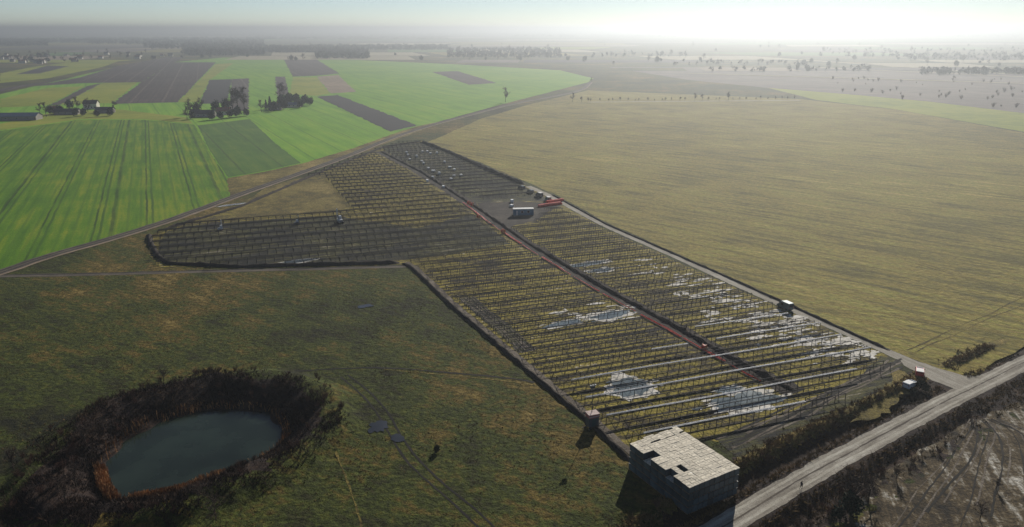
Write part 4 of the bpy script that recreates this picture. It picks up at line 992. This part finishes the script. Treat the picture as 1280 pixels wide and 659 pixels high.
vr = random.Random(31)
SHRUBS = [shrub(100+i, 3.0, 1.9, 18, 0.07) for i in range(4)]
BARE_NEAR = [bare_tree(200+i, 8.0, 3.4, 0.07, 12, 7, 6) for i in range(3)]
BARE_FAR = [bare_tree(300+i, 15.0, 5.5, 0.22, 13, 7, 6) for i in range(3)]
POPLAR = [bare_tree(400+i, 24.0, 4.0, 0.26, 26, 7, 6, True) for i in range(2)]
CONIF = [evergreen(500+i, 13.0, 3.4, 520, 0.7, True) for i in range(2)]
ROUND = [evergreen(600+i, 10.0, 5.0, 620, 0.75, False) for i in range(2)]

# pond bank shrubs (on the crest and slopes)
cnt = 0; tries = 0
while cnt < 150 and tries < 8000:
    tries += 1
    x, y = vr.uniform(-112, -30), vr.uniform(96, 166)
    if inside(x, y, SHORE): continue
    d = min(seg_dist(x, y, SHORE[i], SHORE[(i+1) % len(SHORE)]) for i in range(len(SHORE)))
    far_side = (y > 128 and x > -90) or x < -78
    if not (1.0 < d < (15 if far_side else 13)): continue
    if noise.noise(Vector((x*0.07, y*0.07, 3))) < -0.25 and not far_side: continue
    if x > -55 and y < 128 and d > 9.5: continue
    s_ = vr.uniform(0.25, 0.62)*(0.7 if d < 5 else 1.0)
    zone = 'far' if y > 135 else ('near' if y < 116 else ('western' if x < -70 else 'eastern'))
    plant('bare_shrub', SHRUBS[cnt % 4], (x, y, ground_z(x, y)-0.05), vr.uniform(0, 6.28), s_, f'russet bare shrub on the {zone} bank of the pond', 'shrub', f'bare shrubs on the {zone} pond bank', 'stem')
    cnt += 1
for n_, (px, py, s_) in enumerate([(108,560,0.8),(96,610,0.75),(85,640,0.8),(250,640,0.6),(270,648,0.65),(18,590,0.6),(205,478,0.5),(405,505,0.5)]):
    q = gp(px, py); z = ground_z(q.x, q.y)
    plant('bare_tree', BARE_NEAR[n_ % 3], (q.x, q.y, z-0.05), vr.uniform(0, 6), s_, ['bare tree at the western tip of the pond, farthest back', 'bare tree at the western tip of the pond, middle one', 'bare tree at the western tip of the pond, nearest the picture edge', 'thin pale bare tree on the near pond bank', 'second thin bare tree on the near pond bank', 'small bare tree at the picture edge beyond the pond', 'small bare tree on top of the far pond bank', 'small bare tree at the eastern end of the pond'][n_], 'tree', 'bare trees round the pond')
# reeds: uncountable, one object
rd = MB(); n_ = 0
while n_ < 5200:
    i = vr.randrange(len(SHORE)); a, b = SHORE[i], SHORE[(i+1) % len(SHORE)]; q = a.lerp(b, vr.random())
    near_edge = q.y < 122 and q.x > -76 or (q.x < -68 and q.y < 124)
    if not near_edge and vr.random() < 0.95: continue
    c = Vector((-62, 125, 0)); out = (Vector((q.x, q.y, 0))-c).normalized(); off = vr.uniform(-0.5, 2.6) if near_edge else vr.uniform(-0.2, 1.4)
    if q.x < -72: off = vr.uniform(-0.6, 1.6)
    x, y = q.x+out.x*off, q.y+out.y*off
    if noise.noise(Vector((x*0.22, y*0.22, 15.0))) < vr.uniform(-0.55, 0.25): n_ += 0.3; continue
    h = vr.uniform(0.5, 1.3)*(1.5 if q.x < -72 else 1.0); z = max(ground_z(x, y), -2.4); an = vr.uniform(0, 3.14); w = 0.06
    dx, dy = math.cos(an)*w, math.sin(an)*w; lx, ly = vr.gauss(0, 0.22), vr.gauss(0, 0.22)
    rd.quadmesh([(x-dx, y-dy, z-0.05), (x+dx, y+dy, z-0.05), (x+lx+dx*0.5, y+ly+dy*0.5, z+h), (x+lx-dx*0.5, y+ly-dy*0.5, z+h*0.97)], [(0, 1, 2, 3)]); n_ += 1
me = bpy.data.meshes.new('reeds'); me.from_pydata(rd.v, [], rd.f); tag(link('reeds', me, M['reed']), 'orange dry reeds lining the pond edge', 'reeds', None, 'stuff')
# low brown brush over the pond banks: uncountable, one object
bb = MB(); n_ = 0; bz = random.Random(77)
while n_ < 11000:
    x, y = bz.uniform(-104, -34), bz.uniform(92, 164)
    if inside(x, y, SHORE): continue
    d = min(seg_dist(x, y, SHORE[i], SHORE[(i+1) % len(SHORE)]) for i in range(len(SHORE)))
    lim = 12.0+6*noise.noise(Vector((x*0.06, y*0.06, 2)))+2*noise.noise(Vector((x*0.3, y*0.3, 4)))+(3 if x < -70 else 0)
    if d < 0.8 or bz.random() < smooth(lim-5, lim+3.5, d): continue
    if noise.noise(Vector((x*0.13, y*0.13, 21.0))) > 0.22 and bz.random() < 0.85: continue
    z = ground_z(x, y)-0.05; n_ += 1
    for _ in range(3):
        an = bz.uniform(0, 3.14); w = 0.07; dx, dy = math.cos(an)*w, math.sin(an)*w; lx, ly = bz.gauss(0, 0.35), bz.gauss(0, 0.35)
        bb.quadmesh([(x-dx, y-dy, z), (x+dx, y+dy, z), (x+lx, y+ly, z+bz.uniform(0.3, 1.0)*(1.0+0.9*noise.noise(Vector((x*0.2, y*0.2, 31.0)))))], [(0, 1, 2)])
me = bpy.data.meshes.new('dry_brush'); me.from_pydata(bb.v, [], bb.f); tag(link('dry_brush', me, ground_mat('dry_brush', [(0.0, (0.012, 0.009, 0.010)), (0.5, (0.032, 0.021, 0.018)), (0.8, (0.075, 0.045, 0.028)), (1.0, (0.13, 0.085, 0.05))], s=(0.07, 0.3, 1.5), spread=4.5, fine=0.4)), 'low dark brown brush covering the pond banks', 'brush', None, 'stuff')
# tussocks: coarse dead grass clumps over the near meadow and the verges, one object
ts = MB(); n_ = 0; tz = random.Random(8)
def tuft(x, y, z, s_):
    for _ in range(5):
        an = tz.uniform(0, 6.28); w = 0.10*s_; dx, dy = math.cos(an)*w, math.sin(an)*w; lx, ly = tz.gauss(0, 0.22*s_), tz.gauss(0, 0.22*s_)
        ts.quadmesh([(x-dx+lx*0.4, y-dy+ly*0.4, z-0.03), (x+dx+lx*0.4, y+dy+ly*0.4, z-0.03), (x+lx*2, y+ly*2, z+0.55*s_*tz.uniform(0.6, 1.2))], [(0, 1, 2)])
while n_ < 11000:
    x, y = tz.uniform(-150, 60), 85 + 150*tz.random()**1.5
    if noise.noise(Vector((x*0.05, y*0.05, 2)))+0.5*noise.noise(Vector((x*0.2, y*0.2, 6))) < tz.uniform(-0.3, 0.5): continue
    if inside(x, y, SITE) or inside(x, y, SHORE) or line_dist(x, y, FENCE) < 2 or line_dist(x, y, CUR) < 1.6 or (x > 20 and abs(road_signed(x, y)) < 4) or line_dist(x, y, MT) < 2: continue
    tuft(x, y, ground_z(x, y), tz.uniform(0.25, 0.6)); n_ += 1
n_ = 0
while n_ < 5000:
    t_ = tz.random(); i = tz.randrange(len(BIG_ROAD)-2); q = BIG_ROAD[i].lerp(BIG_ROAD[i+1], t_); s_ = tz.choice((-1, 1, 1)); d = tz.gauss(9.6, 1.2) if s_ > 0 else tz.uniform(3.2, 10)
    if tz.random() < 0.3: d = tz.uniform(3.0, 5.0)
    tt = (BIG_ROAD[i+1]-BIG_ROAD[i]).normalized(); x, y = q.x-tt.y*s_*d, q.y+tt.x*s_*d; n_ += 1
    if line_dist(x, y, SIDE_ROAD) < 5 or math.hypot(x-JUNCTION.x, y-JUNCTION.y) < 6: continue
    tuft(x, y, ground_z(x, y), tz.uniform(0.5, 1.3))
me = bpy.data.meshes.new('grass_tussocks'); me.from_pydata(ts.v, [], ts.f); tag(link('grass_tussocks', me, plain('dead_grass', (0.16, 0.105, 0.045), 0.95, 0, 0.1, 0.5, 0.08)), 'coarse dead grass tussocks over the meadow and road verges', 'grass', None, 'stuff')

# shrubs and trees by the dirt road and the gate
for n_, (px, py, s_, kind_, lb) in enumerate([
    (1062,640,1.9,0,'dark bare tree beside the dirt road, at the bottom of the picture'), (1085,628,1.3,0,'smaller dark bare tree behind the one at the bottom'), (1120,600,0.7,0,'bare tree on the outer verge of the dirt road'),
    (1150,486,0.5,1,'dark rounded evergreen bush by the parked cars'), (1158,490,0.42,1,'second dark evergreen bush by the parked cars'), (1141,492,0.4,1,'small dark bush in front of the white car'),
    (1152,570,0.6,0,'bare bush at the edge of the pale mud'), (1185,552,0.5,0,'small bare bush near the muddy fork'), (1245,612,0.5,0,'bare bush standing in the pale mud'), (1225,650,0.8,0,'bare tree in the pale mud, at the bottom corner'),
    (1066,646,0.85,1,'broad dark bush under the bare tree at the bottom of the picture'), (1046,652,0.6,1,'smaller dark bush against the dirt road at the bottom'),
    (545,566,0.32,1,'single small dark bush alone in the meadow'), (1108,512,0.35,0,'small bush on the yellow grass patch')]):
    q = gp(px, py); z = ground_z(q.x, q.y)
    plant('bare_tree' if kind_ == 0 else 'evergreen_bush', BARE_NEAR[n_ % 3] if kind_ == 0 else ROUND[n_ % 2], (q.x, q.y, z), vr.uniform(0, 6), s_*(0.62 if kind_ == 0 else 0.5), lb, 'tree' if kind_ == 0 else 'bush', 'roadside bushes')
n_ = 0; i_t = 0
while n_ < 70 and i_t < 2000:
    i_t += 1
    i = vr.randrange(len(BIG_ROAD)-2); q = BIG_ROAD[i].lerp(BIG_ROAD[i+1], vr.random()); s_ = vr.choice((-1, 1)); tt = (BIG_ROAD[i+1]-BIG_ROAD[i]).normalized()
    d = vr.uniform(5.0, 10.5); x, y = q.x-tt.y*s_*d, q.y+tt.x*s_*d
    if math.hypot(x-JUNCTION.x, y-JUNCTION.y) < 14 or line_dist(x, y, SIDE_ROAD) < 6 or inside(x, y, SITE) and d > 9 or x > 118 or line_dist(x, y, G([(784,588),(862,646),(926,620)])) < 3: continue
    plant('bare_shrub', SHRUBS[n_ % 4], (x, y, ground_z(x, y)-0.05), vr.uniform(0, 6.28), vr.uniform(0.3, 0.62), 'russet shrub in the ditch on the site side of the dirt road' if s_ > 0 else 'russet shrub in the ditch on the outer side of the dirt road', 'shrub', 'shrubs in the site side ditch' if s_ > 0 else 'shrubs in the outer ditch', 'stem')
    n_ += 1

# hedge line across the tan meadow
for n_ in range(34):
    px = 716 + 286*(n_+vr.uniform(-0.4, 0.4))/34; py = 127.5 - 3*(px-716)/286 + vr.uniform(-0.4, 0.4)
    q = gp(px, py); big = px < 735 or 865 < px < 885 or 900 < px < 915
    plant('bare_tree', BARE_FAR[n_ % 3], (q.x, q.y, 0), vr.uniform(0, 6), (0.62 if big else 0.3)*vr.uniform(0.7, 1.2), 'hazy bare tree in the hedge line across the tan meadow', 'tree', 'hedge line across the tan meadow')
strip('grass_verge', [gp(735, 127.8), gp(830, 127.0), gp(1000, 125.6)], 7.0, 0.08, M['pale'], 'pale uncut verge under the hedge line in the tan meadow', 3.0, 6.0)

# ------------------------------------------------------------------ houses and barns
def house(name, loc, rz, L_, W_, hw, hr, wall, roof, label, cat, windows=3, door=True, chimney=True, group=None):
    t = empty(name, loc, rz)
    MB().box(-L_/2, L_/2, -W_/2, W_/2, -0.3, hw).quadmesh([(-L_/2, -W_/2, hw), (-L_/2, W_/2, hw), (-L_/2, 0, hw+hr-0.05), (L_/2, -W_/2, hw), (L_/2, W_/2, hw), (L_/2, 0, hw+hr-0.05)], [(0, 1, 2), (3, 5, 4)]).build('wall', wall, t)
    o = 0.5; th = 0.22; k_ = hr/(W_/2)
    rf = MB()
    for s in (-1, 1):
        y1 = s*(W_/2+o); z1 = hw-o*k_
        rf.quadmesh([(-L_/2-o, y1, z1), (L_/2+o, y1, z1), (L_/2+o, 0, hw+hr), (-L_/2-o, 0, hw+hr), (-L_/2-o, y1, z1+th), (L_/2+o, y1, z1+th), (L_/2+o, 0, hw+hr+th), (-L_/2-o, 0, hw+hr+th)],
                    [(0, 1, 2, 3), (4, 7, 6, 5), (0, 4, 5, 1), (1, 5, 6, 2), (0, 3, 7, 4)])
    rfo = rf.build('roof', roof, t)
    if chimney: MB().box(L_*0.15, L_*0.15+0.7, -0.35, 0.35, hw+hr-0.6, hw+hr+1.1).build('chimney', M['tile_red'], rfo)
    for i in range(windows):
        x = -L_/2 + L_*(i+0.7)/(windows+0.4)
        w = MB().box(x-0.6, x+0.6, -W_/2-0.04, -W_/2+0.02, 1.1, min(2.5, hw-0.4)).build('window', M['white'], t)
        MB().box(x-0.48, x+0.48, -W_/2-0.06, -W_/2-0.041, 1.22, min(2.38, hw-0.52)).build('pane', M['glass'], w)
    if door: MB().box(L_/2-1.6, L_/2-0.6, -W_/2-0.05, -W_/2+0.02, 0, 2.1).build('door', M['wood'], t)
    tag(t, label, cat, group); return t
for px, py, rz, L_, W_, hw, hr, wm, rm, lb, ct, wn_, ch in [
    (12,150,0.12,52,13,3.6,2.6,'plaster_grey','roof_blue','long barn with blue grey roof at the picture edge','barn',5,False),
    (115,136,0.15,13,9,5.5,3.2,'plaster','tile_dark','white gabled farmhouse with dark roof among bare trees','house',4,True),
    (85,143,0.1,22,9,3.0,2.4,'plaster_grey','tile_dark','low grey barn beside the white gabled farmhouse','barn',3,False),
    (132,141,0.1,16,8,3.0,2.4,'plaster_grey','tile_dark','dark outbuilding east of the white gabled farmhouse','barn',2,False),
    (70,139,0.3,10,7,2.8,2.4,'plaster','tile_red','small red roofed shed west of the low grey barn','shed',2,False),
    (257,146,0.1,18,9,3.2,3.0,'plaster_grey','tile_dark','long dark barn in the tall tree farmstead','barn',3,False),
    (280,143,0.15,11,9,3.4,3.2,'plaster','tile_red','farmhouse beside the tall trees','house',3,True),
    (245,143,-0.1,9,7,2.6,2.2,'plaster_grey','tile_dark','small shed at the west end of the tall tree farmstead','shed',2,False),
    (345,137,0.1,12,8,3.2,3.0,'plaster_grey','tile_dark','dark house hidden in the evergreen grove','house',3,True),
    (368,134,0.1,14,8,2.8,2.2,'plaster','roof_blue','pale shed in front of the evergreen grove','shed',3,False)]:
    q = gp(px, py); house(ct if ct != 'shed' else 'farm_shed', (q.x, q.y, 0.16), rz, L_, W_, hw, hr, M[wm], M[rm], lb, ct, wn_, True, ch)
for px, py, kind_, s_, lb in [(97,138,'b',0.9,'bare tree between the farmhouse and grey barn'),(58,146,'b',0.9,'bare tree beside the long barn'),(50,143,'b',0.7,'smaller bare tree beside the long barn'),(143,138,'b',0.7,'bare tree at the eastern edge of the white farmhouse'),
    (75,142,'r',0.8,'dark bush by the red roofed shed'),(104,145,'r',0.7,'dark bush in front of the white farmhouse'),(122,146,'r',0.6,'small dark bush by the dark outbuilding'),(95,146,'r',0.8,'dark bush before the low grey barn'),
    (298,140,'b',1.75,'tall bare tree, the broadest in the tall tree farmstead'),(306,139,'b',1.6,'tall bare tree at the east end of the farmstead'),(291,140,'b',1.4,'shorter bare tree west of the tall pair'),(239,146,'b',1.1,'bare tree at the west end of the tall tree farmstead'),(234,149,'b',0.8,'bare tree standing apart west of the tall tree farmstead'),
    (270,140,'r',1.1,'dark tree behind the long dark barn'),(264,150,'r',0.8,'dark bush in front of the long dark barn'),(288,147,'r',0.8,'dark bush below the tall trees'),(252,139,'b',0.9,'bare tree behind the small shed'),
    (333,137,'c',0.75,'dark spire shaped conifer at the west end of the grove'),(338,136,'c',0.95,'tall dark conifer of the grove'),(343,138,'r',0.9,'dark round tree near the hidden house'),(352,133,'r',1.25,'broad dark tree in the middle of the grove'),
    (361,131,'r',1.25,'broad dark tree behind the pale shed'),(371,130,'r',1.15,'dark tree over the pale shed roof'),(380,131,'r',1.05,'dark tree toward the east end of the grove'),(388,132,'r',0.9,'dark tree at the east tip of the grove'),(350,128,'b',1.6,'tall bare tree above the evergreen grove'),(327,140,'b',0.8,'bare tree between the two farmsteads'),
    (246,141,'r',1.0,'dark tree behind the small shed'),(283,139,'r',1.2,'dark tree behind the farmhouse roof'),(276,149,'r',0.7,'low dark bush in front of the farmhouse'),(296,146,'r',1.0,'dark tree at the foot of the tall bare trees'),(309,145,'r',0.7,'low dark bush at the east corner of the farmstead'),(241,149,'r',0.7,'low dark bush at the west corner of the farmstead'),
    (88,137,'r',1.0,'dark tree behind the low grey barn'),(64,144,'r',0.9,'dark tree between the long barn and red roofed shed'),(138,145,'r',0.8,'dark bush in front of the dark outbuilding'),(110,140,'b',0.9,'bare tree leaning over the white farmhouse'),(376,135,'r',0.8,'low dark bush before the pale shed'),(355,137,'r',0.9,'dark tree before the hidden house'),(340,140,'r',0.6,'low dark bush at the foot of the tall conifer'),
    (632,128,'b',1.1,'lone bare tree beside the bend of the field track'),(739,103,'b',0.5,'lone bare tree where the field track ends')]:
    q = gp(px, py); ms = {'b': BARE_FAR, 'p': POPLAR, 'c': CONIF, 'r': ROUND}[kind_]
    plant({'b': 'bare_tree', 'p': 'poplar', 'c': 'conifer', 'r': 'broad_tree'}[kind_], ms[vr.randrange(len(ms))], (q.x, q.y, 0.1), vr.uniform(0, 6), s_, lb, 'tree', 'farmstead trees')
# village below the far wood
for n_ in range(34):
    px = vr.choice((vr.uniform(-5, 95), vr.uniform(0, 60), vr.uniform(90, 215))); py = vr.uniform(70, 81) - (px > 100)*4
    q = gp(px, py); rm = vr.choice(('tile_red', 'tile_dark', 'tile_dark'))
    wm = vr.choice(('plaster', 'plaster', 'plaster_grey'))
    lb = f"small village house with {'pale' if wm == 'plaster' else 'grey'} walls and {'red' if rm == 'tile_red' else 'dark'} roof below the far wood"
    house('village_house', (q.x, q.y, 0.3), vr.uniform(-0.5, 0.5), vr.uniform(9, 15), vr.uniform(8, 10), vr.uniform(3.5, 6), vr.uniform(2.5, 4), M[wm], M[rm], lb, 'house', 2, False, False, f"village houses with {'pale' if wm == 'plaster' else 'grey'} walls and {'red' if rm == 'tile_red' else 'dark'} roofs")
# village trees
for n_ in range(70):
    px = vr.choice((vr.uniform(-5, 215), vr.uniform(-5, 110), vr.uniform(215, 330))); py = vr.uniform(68, 79) - (px > 100)*3 - (px > 215)*3
    q = gp(px, py); ms = ROUND if vr.random() < 0.45 else BARE_FAR
    plant('village_tree', ms[n_ % len(ms)], (q.x, q.y, 0.2), vr.uniform(0, 6), vr.uniform(0.6, 1.2), 'dark evergreen tree among the village houses' if ms is ROUND else 'bare tree among the village houses', 'tree', 'evergreen village trees' if ms is ROUND else 'bare village trees')
# scattered trees across the hazy land
for n_ in range(80):
    px, py = vr.uniform(300, 1290), vr.uniform(56, 84)
    if px < 730: py = min(py, 76)
    q = gp(px, py); ms = ROUND if vr.random() < 0.5 else BARE_FAR
    plant('far_tree', ms[n_ % len(ms)], (q.x, q.y, 0.2), vr.uniform(0, 6), vr.uniform(0.7, 1.5), 'hazy evergreen tree scattered over the far fields' if ms is ROUND else 'hazy bare tree scattered over the far fields', 'tree', 'far evergreen trees' if ms is ROUND else 'far bare trees')
for n_ in range(60):
    px, py = vr.uniform(1010, 1290), vr.uniform(96, 135)
    if py > 118 + (px-1060)*0.1: continue
    q = gp(px, py)
    plant('scrub_bush', SHRUBS[n_ % 4], (q.x, q.y, 0.05), vr.uniform(0, 6), vr.uniform(0.7, 1.9), 'grey bush on the hazy scrubland', 'shrub', 'bushes on the scrubland', 'stem')

# far woods: belts that read as one mass each
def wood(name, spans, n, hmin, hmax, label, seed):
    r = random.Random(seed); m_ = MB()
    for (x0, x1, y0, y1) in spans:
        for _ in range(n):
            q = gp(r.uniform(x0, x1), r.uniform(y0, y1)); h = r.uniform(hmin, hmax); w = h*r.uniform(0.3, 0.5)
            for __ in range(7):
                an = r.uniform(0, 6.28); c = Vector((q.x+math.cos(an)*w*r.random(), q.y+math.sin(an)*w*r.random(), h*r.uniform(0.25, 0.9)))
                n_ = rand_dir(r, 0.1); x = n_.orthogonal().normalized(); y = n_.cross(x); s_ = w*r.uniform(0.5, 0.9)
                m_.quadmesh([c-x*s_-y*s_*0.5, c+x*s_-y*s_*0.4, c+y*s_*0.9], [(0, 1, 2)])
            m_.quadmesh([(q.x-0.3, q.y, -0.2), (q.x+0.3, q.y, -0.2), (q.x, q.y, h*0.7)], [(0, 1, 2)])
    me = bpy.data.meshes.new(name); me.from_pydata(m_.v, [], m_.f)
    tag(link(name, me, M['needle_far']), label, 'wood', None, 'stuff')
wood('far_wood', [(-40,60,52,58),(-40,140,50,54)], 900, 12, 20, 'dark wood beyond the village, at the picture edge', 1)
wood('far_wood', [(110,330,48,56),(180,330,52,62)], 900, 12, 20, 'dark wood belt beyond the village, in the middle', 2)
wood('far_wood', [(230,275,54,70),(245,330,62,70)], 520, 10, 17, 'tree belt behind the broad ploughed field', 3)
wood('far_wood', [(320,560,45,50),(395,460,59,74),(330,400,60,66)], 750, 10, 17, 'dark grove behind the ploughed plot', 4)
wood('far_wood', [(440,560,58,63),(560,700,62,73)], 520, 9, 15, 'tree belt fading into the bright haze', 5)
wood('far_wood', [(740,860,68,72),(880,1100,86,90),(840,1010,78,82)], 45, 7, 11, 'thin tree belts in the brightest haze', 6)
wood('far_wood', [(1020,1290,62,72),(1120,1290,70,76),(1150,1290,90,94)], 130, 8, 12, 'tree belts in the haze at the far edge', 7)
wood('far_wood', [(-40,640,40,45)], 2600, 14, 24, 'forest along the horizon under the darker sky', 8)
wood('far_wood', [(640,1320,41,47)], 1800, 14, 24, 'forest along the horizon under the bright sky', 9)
for n_, (a, b) in enumerate([((1000,84),(1290,97)), ((860,92),(1290,105)), ((1000,75),(1260,93))]):
    strip('far_road', [gp(*a), gp(*b)], 14, 0.6+0.05*n_, M['pale'], ['pale far road in the haze, topmost', 'pale far road in the haze, lowest', 'pale far road in the haze, between two others'][n_], 2, 60)

# ------------------------------------------------------------------ haze: one closed box of even pale air
hz = MB().box(-60000, 60000, -1500, 80000, -5, 108).build('haze', None)
hm = bpy.data.materials.new('haze_air'); hm.use_nodes = True; nt = hm.node_tree; nt.nodes.clear()
pv = nt.nodes.new('ShaderNodeVolumePrincipled'); pv.inputs['Density'].default_value = HAZE_DENSITY; pv.inputs['Anisotropy'].default_value = HAZE_G
pv.inputs['Color'].default_value = (0.45, 0.485, 0.52, 1)
om = nt.nodes.new('ShaderNodeOutputMaterial'); nt.links.new(pv.outputs[0], om.inputs['Volume']); hz.data.materials.append(hm)
tag(hz, 'pale haze thickening over the far fields', 'haze', None, 'stuff')
